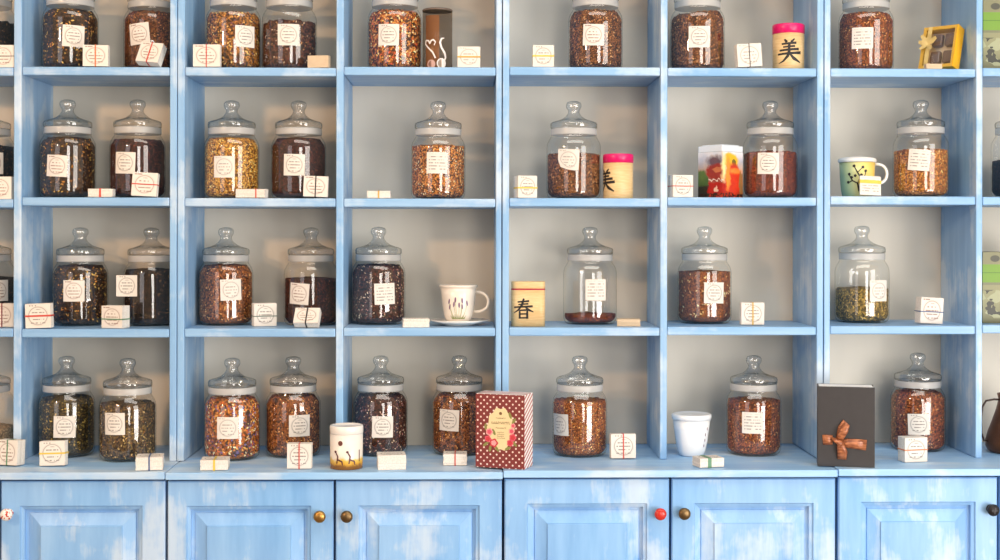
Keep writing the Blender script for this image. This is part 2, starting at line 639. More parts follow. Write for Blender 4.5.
def shelving_unit(edges, label):
    """edges: front pixel edges of the three uprights"""
    xs = [(X0(a), X0(c)) for a, c in edges]
    cx = (xs[0][0] + xs[2][1]) / 2
    t = thing('shelving_unit', label, 'shelving unit', (cx, 0, ZC), 0, 'blue shelving units standing on the base cabinets')
    top = ZT - ZC + 0.06
    for (a, c), e in zip(xs, edges):
        b = MB(); b.box(a - cx, c - cx, 0, DEPTH, max(zcab(e[0]), zcab(e[1])) - ZC + 0.0006, top); b.build('upright', M['paint_v'], t, 0.0022)
    b = MB(); b.box(xs[0][0] - cx + 0.002, xs[2][1] - cx - 0.002, DEPTH + 0.0005, DEPTH + 0.012, max(zcab(edges[0][1]), zcab(edges[2][0])) - ZC + 0.0006, top); b.build('back_panel', M['back'], t)
    for i in range(2):
        a, c = xs[i][1] - cx + 0.0008, xs[i + 1][0] - cx - 0.0012
        pm = (edges[i][1] + edges[i + 1][0]) / 2
        for z in (zrow(pm, 3), zrow(pm, 2), zrow(pm, 1), ZT):
            b = MB(); b.box(a, c, SHY - 0.001, DEPTH - 0.0005, z - ZC - SH, z - ZC); b.build('shelf', M['paint_h'], t, 0.003)
    b = MB(); b.box(xs[0][0] - cx - 0.0, xs[2][1] - cx, -0.012, DEPTH + 0.012, top + 0.0005, top + 0.028); b.build('top_board', M['paint_h'], t, 0.003)
    return t


shelving_unit([(-150, -143), (13.5, 21.4), (169.6, 176.6)], 'blue shelving unit with the dim jars at the far left end')
shelving_unit([(177.3, 184.4), (336, 343.4), (495.8, 501.4)], 'blue shelving unit holding the smoky canister and the cup on its saucer')
shelving_unit([(502.4, 509), (660.3, 667.2), (816.8, 823.3)], 'blue shelving unit holding the picture tin and both pink-lidded tins')
shelving_unit([(824.2, 830.2), (976, 982.4), (1136, 1142)], 'blue shelving unit holding the yellow window box and the yellow mug')

YD = -0.150    # door face
YN = -0.165    # counter nosing
KNOB = {}
KNOB['white'] = None


def knob_mat_white():
    t = NT('white_ceramic_with_red_flowers')
    nz = t.noise(t.obj(), 130.0, 2.0)
    c = t.ramp(nz, [(0.56, lin('#f0ece6')), (0.6, lin('#c0402f'))])
    t.bsdf(c, 0.15)
    return t.m


KNOB = {
    'white': knob_mat_white(),
    'brass': plain('aged_brass', '#b58a4a', 0.35, 0.9, var=0.2),
    'bronze': plain('dull_bronze', '#7d6544', 0.4, 0.85, var=0.25),
    'red': plain('red_glazed_ceramic', '#c9352b', 0.18),
    'dark': plain('black_iron', '#2c2a2c', 0.4, 0.5),
}


def door_mesh(w, h, dl=0.0):
    """raised-panel door, origin at lower left front, nested rings of (inset, depth)"""
    rings = [(0.0, 0.020), (0.0, 0.003), (0.003, 0.0), (0.059, 0.0), (0.0615, 0.005), (0.069, 0.0075), (0.0695, 0.0175), (0.078, 0.0195),
             (0.0795, 0.0160), (0.110, 0.0050), (0.1115, 0.0010)]
    b = MB()
    n = len(rings)
    for ins, d in rings:
        li, ti, ri = (ins - 0.0015 - dl, ins + 0.003, ins - 0.003) if ins > 0.05 else (ins, ins, ins)
        b.v += [Vector((li, d, ins)), Vector((w - ri, d, ins)), Vector((w - ri, d, h - ti)), Vector((li, d, h - ti))]
    for i in range(n - 1):
        for k in range(4):
            k2 = (k + 1) % 4
            b.f.append([4 * i + k, 4 * i + k2, 4 * i + 4 + k2, 4 * i + 4 + k]); b.mi.append(0); b.sm.append(False)
    b.f.append([4 * (n - 1) + k for k in range(4)]); b.mi.append(0); b.sm.append(False)
    b.f.append([3, 2, 1, 0]); b.mi.append(0); b.sm.append(False)
    return b


def base_cabinet(px0, px1, doors, label):
    x0, x1 = X0(px0, 490, YD), X0(px1, 490, YD)
    cx = (x0 + x1) / 2
    t = thing('base_cabinet', label, 'cabinet', (cx, 0, 0), 0, 'blue base cabinets under the shelving')
    th = 0.0185
    g = 0.0002
    ZC = zcab((max(px0, 5) + min(px1, 995)) / 2)
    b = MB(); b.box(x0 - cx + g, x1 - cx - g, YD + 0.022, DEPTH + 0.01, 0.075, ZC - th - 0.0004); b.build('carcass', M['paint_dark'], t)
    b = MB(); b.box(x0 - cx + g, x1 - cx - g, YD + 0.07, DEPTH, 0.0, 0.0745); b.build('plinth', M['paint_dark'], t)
    b = MB(); b.box(x0 - cx + g, x1 - cx - g, YN, DEPTH + 0.012, ZC - th, ZC); b.build('countertop', M['paint_top'], t, 0.0022)
    ztop = ZC - th - 0.006
    zb = 0.085
    for (d0, d1, kx, ky, km) in doors:
        a, c = X0(d0, 490, YD) - cx, X0(d1, 490, YD) - cx
        d = door_mesh(c - a, ztop - zb, 0.0105 if d1 < 340 else 0.0).build('door', M['paint_door'], t, 0, (a, YD, zb))
        if km:
            p = at(kx, ky, YD - 0.012)
            k = MB()
            r = 0.0155
            k.lathe([(0.011, 0.0002), (0.011, 0.0025), (0.0065, 0.004), (0.0055, 0.011), (0.009, 0.014), (r * 0.95, 0.018), (r, 0.022), (r * 0.93, 0.026),
                     (r * 0.7, 0.029), (r * 0.35, 0.0305), (0.0001, 0.031)], 24, axis='y')
            ko = k.build('knob', KNOB[km], d, 0, (p.x - cx - a, 0, p.z - zb))
            ko['label'] = {'white': 'white ceramic knob with red flowers', 'brass': 'round brass knob', 'bronze': 'round dull bronze knob', 'red': 'round red knob', 'dark': 'black iron knob with a cross slot'}[km]
            if km == 'dark':
                s = MB(); s.box(-0.008, 0.008, -0.0318, -0.0295, -0.0013, 0.0013); s.box(-0.0013, 0.0013, -0.0319, -0.0295, -0.008, 0.008)
                # the slot is raised on the face of the knob
                kk = s.mesh('knob_cross', plain('pale_iron', '#8d8a86', 0.4, 0.6))  # cross mesh is made with a paler grey iron
                bm = bmesh.new(); bm.from_mesh(ko.data); bm.from_mesh(kk); bm.to_mesh(ko.data); bm.free()
    return t


base_cabinet(-170, 165.8, [(-168.5, -2.2, 0, 0, None), (1.0, 164.8, 7.6, 514, 'white')], 'blue base cabinet whose door has the white flowered knob')
base_cabinet(166.4, 502.6, [(167.6, 333.3, 320, 516, 'brass'), (335.8, 501.8, 347, 516, 'bronze')], 'blue base cabinet whose doors have the brass and bronze knobs')
base_cabinet(503.2, 836.4, [(504.6, 669.2, 660, 513.5, 'red'), (671.8, 835.4, 684, 513.2, 'bronze')], 'blue base cabinet with the red knob on one door')
base_cabinet(837.0, 1163, [(838.6, 997.4, 992, 509.5, 'dark'), (1000.5, 1162, 0, 0, None)], 'blue base cabinet whose door has the black iron knob')

# ------------------------------------------------------------------ tea jars
H = 0.273
RB = 0.0742
k_ = H / 0.264
BODY = [(0.0001, 0.004), (0.045, 0.0035), (0.056, 0.0004), (0.065, 0.001), (0.0705, 0.006), (0.0735, 0.014), (RB, 0.022), (RB, 0.136), (0.0736, 0.145),
        (0.0714, 0.1535), (0.0676, 0.161), (0.0640, 0.1665), (0.0618, 0.170), (0.0612, 0.174), (0.0612, 0.1905)]
GASK = [(0.0612, 0.1738), (0.0626, 0.1742), (0.0630, 0.177), (0.0630, 0.189), (0.0626, 0.1914), (0.0612, 0.1917)]
LID = [(0.0001, 0.1930), (0.050, 0.1930), (0.0618, 0.1924), (0.0638, 0.1945), (0.0640, 0.2035), (0.0622, 0.2080), (0.056, 0.2108), (0.044, 0.2142), (0.031, 0.2192), (0.022, 0.2260),
       (0.0165, 0.2330), (0.0150, 0.2385), (0.0160, 0.2430), (0.0190, 0.2475), (0.0212, 0.2525), (0.0210, 0.2590), (0.0180, 0.2640), (0.010, 0.2672), (0.0001, 0.2680)]


def resample(p, n=2):
    out = []
    for a, c in zip(p[:-1], p[1:]):
        for i in range(n):
            t = i / n
            out.append((a[0] * (1 - t) + c[0] * t, a[1] * (1 - t) + c[1] * t))
    return out + [p[-1]]


b = MB(); b.lathe(BODY, 56); JAR_BODY = b.mesh('jar_body', M['glass'])
b = MB(); b.lathe(GASK, 56); JAR_GASKET = b.mesh('gasket', M['gasket'])
b = MB(); b.lathe(LID, 48); JAR_LID = b.mesh('lid', M['lid'])


def contents_mesh(kind, fill, rng, slope=0.0):
    base, flakes, sc, fs, nf = TEAS[kind]
    R = 0.0716
    b = MB()
    seg, zs = 44, []
    z = 0.0055
    while z < fill - 0.004:
        zs.append(z); z += 0.0075
    zs.append(fill)
    rows = []
    for i, z in enumerate(zs):
        r0 = R
        if z < 0.022:
            r0 = R - 0.012 * (1 - (z - 0.005) / 0.017) ** 2
        if z > 0.142:
            r0 = R - 0.40 * (z - 0.142) - 13 * (z - 0.142) ** 2
        row = []
        for k in range(seg):
            a = 2 * PI * k / seg
            rr = r0 - rng.random() * 0.0016
            zz = z
            if i == len(zs) - 1:
                zz = z + rng.uniform(-0.0045, 0.004) + slope * math.cos(a)
            row.append((rr * math.cos(a), rr * math.sin(a), zz))
        rows.append(row)
    rtop = math.hypot(rows[-1][0][0], rows[-1][0][1])
    for q in (0.75, 0.45, 0.2):
        rows.append([(rtop * q * math.cos(2 * PI * k / seg), rtop * q * math.sin(2 * PI * k / seg), fill + (1 - q) * 0.006 + rng.uniform(-0.002, 0.003) + slope * q * math.cos(2 * PI * k / seg)) for k in range(seg)])
    vs = [p for row in rows for p in row]
    fsx = []
    for i in range(len(rows) - 1):
        for k in range(seg):
            k2 = (k + 1) % seg
            fsx.append((i * seg + k, i * seg + k2, (i + 1) * seg + k2, (i + 1) * seg + k))
    fsx.append(tuple(range(seg))[::-1])
    fsx.append(tuple((len(rows) - 1) * seg + k for k in range(seg)))
    b.add(vs, fsx, 0, True)
    pal = [lin(c) for c in flakes]
    n = int(nf * max(0.25, fill / 0.16)) if fill > 0.02 else 40
    for _ in range(n):
        c = rng.choice(pal)
        q = rng.uniform(0.8, 1.4) * (1.0 if kind in DARK else 1.25)
        c = (min(1, c[0] * q), min(1, c[1] * q), min(1, c[2] * q), 1.0)
        L, W = fs * rng.uniform(0.6, 1.5), fs * rng.uniform(0.35, 0.8)
        if rng.random() < 0.82:
            a = rng.uniform(-PI, 0.0) if rng.random() < 0.85 else rng.uniform(0, PI)   # mostly on the open side
            z = rng.uniform(0.012, max(0.014, fill))
            r = R + 0.0002
            if z < 0.022: r = R - 0.011 * (1 - (z - 0.005) / 0.017) ** 2
            if z > 0.142: r = R - 0.40 * (z - 0.142) - 13 * (z - 0.142) ** 2
            o = Vector((r * math.cos(a), r * math.sin(a), z))
            nrm = Vector((math.cos(a), math.sin(a), 0))
            tx = Vector((-math.sin(a), math.cos(a), 0))
            ty = Vector((0, 0, 1))
        else:
            a, rr = rng.uniform(0, 2 * PI), rtop * math.sqrt(rng.random()) * 0.93
            o = Vector((rr * math.cos(a), rr * math.sin(a), fill + (1 - rr / rtop) * 0.006 + 0.003 + slope * rr / rtop * math.cos(a)))
            nrm, tx, ty = Vector((0, 0, 1)), Vector((1, 0, 0)), Vector((0, 1, 0))
        th = rng.uniform(0, PI)
        e1 = tx * math.cos(th) + ty * math.sin(th)
        e2 = ty * math.cos(th) - tx * math.sin(th)
        bend = nrm * rng.uniform(-0.0012, 0.0)
        p = [o - e1 * L / 2 - e2 * W * 0.3 + bend, o - e2 * W / 2, o + e1 * L / 2 - e2 * W * 0.2 + bend, o + e1 * L * 0.4 + e2 * W * 0.3 + bend, o + e2 * W / 2, o - e1 * L * 0.45 + e2 * W * 0.25 + bend]
        b.add(p, [(0, 1, 2, 3, 4, 5)], 0, False, col=c)
    if not b.col:
        b.col[0] = (0, 0, 0, 0)
    return b.mesh('tea', M['tea_' + kind])


def flat_label_mesh(x0, lz, size, mat):
    """stiff label touching the jar only along one side, standing out past its edge"""
    b = MB()
    y = -RB * math.cos(math.asin(max(-1, min(1, (x0 + size / 2) / RB)))) - 0.001
    b.add([(x0 - size / 2, y + 0.004, lz - size / 2), (x0 + size / 2, y, lz - size / 2), (x0 + size / 2, y, lz + size / 2), (x0 - size / 2, y + 0.004, lz + size / 2)],
          [(0, 1, 2, 3)], 0, False, [(0, 0), (1, 0), (1, 1), (0, 1)])
    return b.mesh('paper_label', mat)


def label_mesh(lx, lz, size, tilt, mat, curl=0.0):
    """paper label bent round the jar; lx along the surface from the jar's front line"""
    b = MB()
    n = 8
    w = h = size
    vs, uvs, fs = [], [], []
    ct, st = math.cos(tilt), math.sin(tilt)
    for j in range(3):
        for i in range(n + 1):
            u, v = i / n, j / 2
            x, z = (u - 0.5) * w, (v - 0.5) * h
            if curl and v == 0:
                x = (u - 0.42) * w * (1 - 0.16 * curl)
                z += curl * (1 - u) ** 2 * h * 0.16
            xr, zr = x * ct - z * st, x * st + z * ct
            a = (lx + xr) / RB
            r = RB + 0.0008 + (curl * 0.006 * abs(u - 0.2) if curl else 0)
            vs.append((r * math.sin(a), -r * math.cos(a), lz + zr))
            uvs.append((u, v))
    for j in range(2):
        for i in range(n):
            q = j * (n + 1) + i
            fs.append((q, q + 1, q + n + 2, q + n + 1))
    b.add(vs, fs, 0, True, uvs)
    return b.mesh('paper_label', mat)


YROW = {1: 0.110, 2: 0.110, 3: 0.165}
RNG = random.Random(7)
CARD = 0.0575


def jar(px, row, kind, fill_py, lab, text, base_py=None, slope=0.0, Yc=None):
    z0 = zrow(px, row)
    if base_py is not None:
        Yc = min(0.19, on(px, base_py, z0).y + 0.070)
    elif Yc is None:
        Yc = YROW[row]
    x = at(px, 250, Yc).x
    t = thing('tea_jar', text, 'jar', (x, Yc, z0 + 0.0004), RNG.uniform(-0.3, 0.3) * 0, 'glass tea jars on the blue shelves')
    link('jar_body', JAR_BODY, t)
    link('gasket', JAR_GASKET, t)
    link('lid', JAR_LID, t)
    fill = at(px, fill_py, Yc - 0.06).z - z0
    fill = max(0.012, min(0.161, fill))
    c = link('tea', contents_mesh(kind, fill, random.Random(int(px * 7 + row)), slope), t)
    c['kind'] = 'stuff'
    if lab:
        lx, ly, tilt, mat = lab[:4]
        curl = lab[4] if len(lab) > 4 else 0.0
        m = mpp(Yc - 0.07)
        view = math.atan2(x - CAM.x, Yc - CAM.y)          # jar's front line as the camera sees it
        s = max(-0.97, min(0.97, (lx - px) * m / RB))
        a = math.asin(s) - view
        lz = at(px, ly, Yc - 0.07).z - z0
        link('paper_label', flat_label_mesh((lx - px) * m, lz, CARD, M[mat]) if curl < 0 else label_mesh(a * RB, lz, CARD, math.radians(tilt), M[mat], curl), t)
    return t


# top shelf row
jar(-13, 1, 'black_leaf', 20, None, 'jar of black tea leaves at the far left end of the top row')
jar(70, 1, 'dark_petal', 2, (73, 36, -2, 'emblem'), 'jar of dark tea with orange petals beside the reddish tea jar, top row')
jar(151, 1, 'russet', 5, (139, 34, 6, 'emblem_warm'), 'jar of russet tea with a tilted label on its side, top row', Yc=0.142)
jar(233, 1, 'tangle', 12, (245, 36, 0, 'emblem'), 'jar of tangled golden brown tea on the top row behind a red-tied packet')
jar(289, 1, 'berry', 21, (288, 35, 0, 'emblem'), 'jar of dark berry tea with clear glass above, top row')
jar(394.5, 1, 'mosaic', 10, (388, 35, -1, 'emblem'), 'jar of orange and red flaked tea next to the smoky canister')
jar(595, 1, 'brown_fine', 7, (593, 35, -2, 'emblem_warm'), 'jar of fine brown tea alone in its bay with a yellow-banded packet, top row')
jar(697, 1, 'brown_fine', 12, (699, 37, 0, 'emblem'), 'jar of fine brown tea in the same bay as the tall pink-lidded tin', slope=0.005)
jar(865.5, 1, 'rooibos', 12, (862, 38, -1, 'script'), 'jar of reddish brown tea with a written label beside the yellow window box')
# second row
jar(-14, 2, 'black_leaf', 146, (-8, 163, 0, 'emblem'), 'jar of black tea at the far left end of the second row')
jar(67.5, 2, 'dark_petal', 138, (57, 166, -3, 'emblem_warm'), 'jar of dark tea with yellow specks, second row, whose label is low on its side', Yc=0.115)
jar(137.5, 2, 'dark_red', 140, (125, 163, -2, 'emblem'), 'jar of dark red tea behind the red-banded square packet, second row')
jar(231.5, 2, 'golden', 136, (224, 167, 0, 'emblem_pale'), 'jar filled with bright golden tea behind a flat red-tied packet')
jar(298.5, 2, 'dark_red', 134, (294, 165, -1, 'emblem'), 'jar of nearly black red tea beside the jar of bright golden tea')
jar(438, 2, 'amber', 146, (437, 163, -1, 'script'), 'jar of amber tea alone in a bay with a flat gold-banded packet')
jar(573.5, 2, 'brown_fine', 154, (568, 160, -2, 'emblem_pale', 1.0), 'half-full jar of brown tea with a curled loose label')
jar(770, 2, 'rooibos_red', 152, (768, 163.5, -1, 'emblem'), 'jar of deep red tea next to the picture tin')
jar(920.5, 2, 'gold_fine', 150, (919, 160, -5, 'script'), 'jar of orange gold tea beside the yellow mug')
jar(1019, 2, 'black_leaf', 160, None, 'dark jar mostly hidden at the far right end of the second row')
# third row
jar(-13, 3, 'black_leaf', 279, (-2, 291, 0, 'emblem_warm'), 'jar of black tea at the far left end of the third row')
jar(80.5, 3, 'dark_petal', 266, (74, 291, 0, 'emblem_warm'), 'jar of dark tea between the red-banded and green-banded packets, third row')
jar(151.5, 3, 'black_leaf', 271, (133, 286, 0, 'emblem', -1.0), 'jar of black brown tea half hidden by the upright, label sticking out sideways')
jar(226, 3, 'nut_brown', 259, (231, 290, 2, 'emblem_pale'), 'full jar of mottled orange brown tea on the third row beside a blue upright')
jar(311, 3, 'dark_red', 280, (299, 294, -4, 'emblem_warm'), 'two-thirds full jar of dark red tea behind the black-tied leaning packet')
jar(378.5, 3, 'cream_bits', 261, (385, 294, 2, 'script'), 'full jar of dark tea with pale bits in the bay of the cup and saucer')
jar(590, 3, 'rooibos_red', 316, (596, 290, 0, 'script'), 'almost empty clear jar with a thin red layer at its bottom')
jar(704.5, 3, 'flaked', 273, (714.5, 293, -1, 'emblem'), 'jar of brown tea with pale flakes beside a gold-tied square packet')
jar(862, 3, 'olive', 290, (879, 291, 0, 'emblem_pale'), 'half-full jar of olive gold tea with its label at the side')
# on the counter
jar(-14, 4, 'pale', 430, None, 'pale jar at the far left end of the counter', base_py=460)
jar(67, 4, 'green_dark', 400, (65, 427, -1, 'emblem'), 'jar of dark green tea behind a yellow-banded packet on the counter', base_py=459)
jar(128, 4, 'green_brown', 406, (115, 424, 1, 'emblem'), 'jar of green brown tea behind the blue-tied packet on the counter', base_py=463)
jar(232.5, 4, 'rainbow', 392, (228, 428, 0, 'emblem_pale'), 'jar of bright orange tea with blue petals on the counter', base_py=462)
jar(293.5, 4, 'nut_brown', 392, (300, 426, 0, 'emblem'), 'jar of nut brown tea behind the tall red-tied packet on the counter', base_py=459)
jar(381, 4, 'cream_bits', 393, (383, 427, -1, 'emblem'), 'jar of brown tea with cream bits beside the cat tin on the counter', base_py=457.5)
jar(459.5, 4, 'nut_brown', 393, (449, 420.5, -2, 'emblem'), 'jar of brown gold tea partly behind the polka dot box', base_py=457)
jar(580, 4, 'rust_fine', 403, (560, 426, 2, 'emblem_pale'), 'jar of fine orange tea on the counter beside the polka dot box', base_py=458.5)
jar(754, 4, 'rooibos', 403, (753, 423, 0, 'script'), 'jar of red brown tea on the counter beside the white lidded cup', base_py=457.5)
jar(918, 4, 'rooibos', 391, (919, 424.5, 2, 'emblem'), 'jar of orange brown tea behind an orange-banded packet near the black box', base_py=453)

# ------------------------------------------------------------------ card packets tied with bands
BANDS = {
    'red': plain('red_band', '#c8473a', 0.5), 'orange': plain('orange_band', '#d9763f', 0.5), 'yellow': plain('yellow_band', '#e0c04a', 0.5),
    'gold': plain('gold_band', '#c9a24c', 0.5), 'green': plain('green_band', '#5d8a68', 0.5), 'black': plain('black_band', '#3a3634', 0.5),
    'blue': plain('blue_band', '#3d5a86', 0.5), 'darkred': plain('dark_red_band', '#7a2c2a', 0.5), 'darkgreen': plain('dark_green_band', '#3c5a48', 0.5),
}


def packet(px, row, w_px, h_px, text, band=None, base_py=None, Y=None, d=0.026, yaw=0.0, lean=0.0, roll=0.0, flat=False, face='emblem', bw=0.004, depth=0.058,
           pos=0.0, tan=False):
    if row < 3: d, depth = min(d, 0.0235 if not yaw else 0.034), min(depth, 0.03)
    z0 = zrow(px, row)
    if base_py is not None:
        Y = on(px, base_py, z0).y
    elif Y is None:
        Y = 0.005
    if row == 3: Y = max(Y, 0.006)
    if row == 4: Y = max(Y, YN + 0.004)
    m = mpp(Y)
    w, h = w_px * m, h_px * m
    rng = random.Random(int(px * 13 + row))
    x = at(px, 250, Y).x
    T = thing('paper_packet', text, 'packet', (x, Y, z0 + 0.0005 + (0.0013 if band and band[0] == 'v' else 0.0)), math.radians(yaw), 'small packets of printed cards tied with bands')
    b = MB()
    t = h if flat else d
    n = max(3, int(t / 0.0035))
    hh = depth if flat else h
    # rings through the thickness: loose cards never line up quite
    for i in range(n + 1):
        y = t * i / n
        jx, jz = (rng.uniform(-0.0009, 0.0009), rng.uniform(-0.0007, 0.0007)) if 0 < i else (0, 0)
        b.v += [Vector((-w / 2 + jx, y, 0 + jz)), Vector((w / 2 + jx, y, 0 + jz)), Vector((w / 2 + jx, y, hh + jz)), Vector((-w / 2 + jx, y, hh + jz))]
    b.f.append([0, 1, 2, 3]); b.mi.append(1); b.sm.append(False); b.uv[0] = [(0, 0), (1, 0), (1, 1), (0, 1)]
    for i in range(n):
        for k in range(4):
            k2 = (k + 1) % 4
            b.f.append([4 * i + k2, 4 * i + k, 4 * i + 4 + k, 4 * i + 4 + k2]); b.mi.append(0); b.sm.append(False)
    b.f.append([4 * n + k for k in (3, 2, 1, 0)]); b.mi.append(0); b.sm.append(False)
    if flat:
        X = Matrix.Translation((0, 0, t)) @ Matrix.Rotation(-PI / 2, 4, 'X')      # printed face up, front edge at the camera side
    else:
        X = Matrix.Rotation(math.radians(roll), 4, 'Y') @ Matrix.Rotation(-math.radians(lean), 4, 'X')
    b.xf(X)
    dz = min(p.z for p in b.v)
    sh = Matrix.Translation((0, 0, -dz))
    b.xf(sh)
    b.build('card_block', [M['paper_tan'] if tan else M['edges'], M['paper_tan'] if tan else M[face]], T)
    if band:
        kind, colour = band
        r = MB()
        e = 0.0011
        if kind == 'v':
            loop = [(-e, -e), (t + e, -e), (t + e, hh + e), (-e, hh + e)]
            vs = [(pos * w + s * bw / 2, y, z) for (y, z) in loop for s in (-1, 1)]
            vs += [(pos * w + s * bw / 2, y + (0.0008 if y < 0 else -0.0008), z + (0.0008 if z < 0 else -0.0008)) for (y, z) in loop for s in (-1, 1)]
        else:
            zc = hh * (0.5 + pos)
            loop = [(-w / 2 - e, -e), (w / 2 + e, -e), (w / 2 + e, t + e), (-w / 2 - e, t + e)]
            vs = [(xx, y, zc + s * bw / 2) for (xx, y) in loop for s in (-1, 1)]
            vs += [(xx + (0.0008 if xx < 0 else -0.0008), y + (0.0008 if y < 0 else -0.0008), zc + s * bw / 2) for (xx, y) in loop for s in (-1, 1)]
        fs = []
        for i in range(4):
            j = (i + 1) % 4
            fs += [(2 * i, 2 * j, 2 * j + 1, 2 * i + 1), (8 + 2 * i + 1, 8 + 2 * j + 1, 8 + 2 * j, 8 + 2 * i), (2 * i + 1, 2 * j + 1, 8 + 2 * j + 1, 8 + 2 * i + 1), (8 + 2 * i, 8 + 2 * j, 2 * j, 2 * i)]
        r.add(vs, fs)
        r.xf(X).xf(sh)
        r.build('band', BANDS[colour], T)
    return T


# top row
packet(2.5, 1, 22, 22, 'packet with a black horizontal band at the far left end of the top row', ('h', 'black'), face='emblem_warm', bw=0.0018)
packet(95, 1, 24.5, 21, 'packet with an orange vertical band in front of the orange-petal jar', ('v', 'orange'), face='emblem_warm', bw=0.003, yaw=4)
packet(146, 1, 24, 22, 'leaning packet with a red vertical string in front of the russet tea jar', ('v', 'red'), face='emblem_warm', bw=0.003, lean=24, yaw=-14, roll=6, d=0.024)
packet(206, 1, 26.5, 22, 'wide packet with a thin red string beside the upright, top row', ('v', 'red'), face='emblem_warm', bw=0.0022)
packet(317.5, 1, 21, 12, 'low plain tan packet beside the dark berry tea jar', None, yaw=-8, tan=True)
packet(468.5, 1, 22.5, 20.5, 'packet with a gold band beside the smoky canister', ('h', 'gold'), bw=0.004, face='emblem_pale')
packet(543, 1, 21, 21.5, 'packet with a yellow band on the top row near the fine brown tea jar', ('h', 'yellow'), bw=0.004)
packet(750, 1, 25, 23, 'crooked packet with a black string beside the tall pink-lidded tin', ('v', 'black'), bw=0.002, roll=-4, yaw=5, face='emblem_pale')
packet(934, 1, 16, 5.0, 'tiny tan slip of card in front of the yellow window box', None, Y=0.004, flat=True, depth=0.02, tan=True)
# second row
packet(-0.5, 2, 23, 22, 'packet at the far left end of the second row', None, face='emblem_warm')
packet(100, 2, 24, 8, 'flat packet with a red band between two dark tea jars, second row', ('v', 'red'), flat=True, Y=0.004, bw=0.005)
packet(143.5, 2, 25, 23.5, 'square packet with a red horizontal band in front of the dark red tea', ('h', 'red'), bw=0.0026, roll=3, face='emblem_warm', lean=5)
packet(250, 2, 30, 8.5, 'flat packet tied with red string in front of the golden tea', ('v', 'red'), flat=True, Y=0.004, yaw=-10, pos=0.2, bw=0.003, depth=0.056)
packet(315, 2, 24, 20.5, 'square packet with a double black string before the nearly black tea', ('v', 'black'), bw=0.003, roll=2, face='emblem_warm', lean=4)
packet(378.5, 2, 23, 7, 'flat packet with a gold band alone at one side of the amber tea bay', ('v', 'gold'), flat=True, Y=0.01)
packet(527.5, 2, 20, 22, 'packet with a yellow band turned to show its side, beside the half-full brown jar', ('h', 'yellow'), yaw=17, d=0.034, bw=0.004, pos=-0.05)
packet(683, 2, 21.5, 22, 'packet with a thin red band beside the picture tin', ('h', 'red'), yaw=15, d=0.034, bw=0.0022, Y=0.010)
packet(870.5, 2, 21, 19.5, 'packet with a yellow strip leaning in front of the yellow mug', ('h', 'yellow'), bw=0.009, pos=0.2, lean=12, roll=3, d=0.010, face='script', Y=0.006)
# third row
packet(2, 3, 23, 23, 'packet with a dark red vertical band at the far left end of the third row', ('v', 'darkred'), face='emblem_warm', base_py=327.5, bw=0.003)
packet(38.5, 3, 25, 24, 'packet with a red horizontal band beside the upright, third row', ('h', 'red'), base_py=329.5, bw=0.0045, roll=-2)
packet(112, 3, 24, 22, 'packet with a green horizontal band in front of the black brown tea', ('h', 'green'), base_py=328.5, yaw=-20, d=0.034, bw=0.003, face='emblem_warm', pos=-0.1)
packet(265.5, 3, 22.5, 22.5, 'tall square packet with a dark green string standing between two third row jars', ('h', 'darkgreen'), base_py=326.5, yaw=20, d=0.036, bw=0.0022, pos=-0.06)
packet(305.5, 3, 25, 18, 'leaning packet tied with a black string before the two-thirds full jar', ('v', 'black'), base_py=328.5, lean=38, yaw=-6, d=0.022, bw=0.0035, face='emblem_warm')
packet(416.5, 3, 26, 8.5, 'flat plain packet beside the cup and saucer', None, base_py=327.5, flat=True, yaw=6, depth=0.05)
packet(629, 3, 23, 7, 'flat yellowish packet beside the almost empty jar', None, base_py=326.5, flat=True, tan=True, yaw=-5, depth=0.05)
packet(753, 3, 23, 22, 'square packet with a gold vertical string beside the flaked tea jar', ('v', 'gold'), base_py=325.5, bw=0.0035)
packet(931.5, 3, 24, 26, 'loose tall packet with a blue string beside the olive tea jar', ('h', 'blue'), base_py=324.5, bw=0.0025, roll=3, d=0.034, yaw=8, face='emblem_warm', pos=-0.05)
# counter
packet(7, 4, 23, 24.5, 'packet with a green vertical string at the far left end of the counter', ('v', 'green'), base_py=466.5, yaw=-16, d=0.034, bw=0.003, face='emblem_warm', lean=4)
packet(52.5, 4, 24.8, 24, 'packet with a yellow horizontal band before the dark green tea jar', ('h', 'yellow'), base_py=466.8, bw=0.004, lean=4, roll=-1.5)
packet(149.5, 4, 26, 13, 'flat packet tied with blue string on the counter', ('v', 'blue'), base_py=471, flat=True, yaw=9, bw=0.0035, depth=0.06)
packet(214.5, 4, 27, 10, 'flat packet tied with a yellow band on the counter', ('v', 'yellow'), base_py=471, flat=True, yaw=5, bw=0.005, depth=0.06)
packet(299.5, 4, 24, 24.7, 'tall packet with a red vertical band before the nut brown tea jar', ('v', 'red'), base_py=469.5, bw=0.0028)
packet(392.5, 4, 28, 14.5, 'thick flat plain packet beside the cat tin', None, base_py=470, flat=True, yaw=7, depth=0.06)
packet(455.5, 4, 23.5, 11, 'flat packet with a red string next to the polka dot box', ('v', 'red'), base_py=466, flat=True, bw=0.003, depth=0.055)
packet(624, 4, 25, 24, 'packet with a red vertical string beside the fine orange tea jar', ('v', 'red'), base_py=459.5, bw=0.003, lean=4, yaw=3)
packet(712.5, 4, 26, 9, 'flat packet with a green band beside the white lidded cup', ('v', 'green'), base_py=468, flat=True, yaw=14, pos=-0.1, bw=0.010, depth=0.05)
packet(916.5, 4, 25, 24.5, 'packet with an orange band on the counter beside the black box', ('h', 'orange'), base_py=462.5, yaw=12, d=0.036, bw=0.0026)

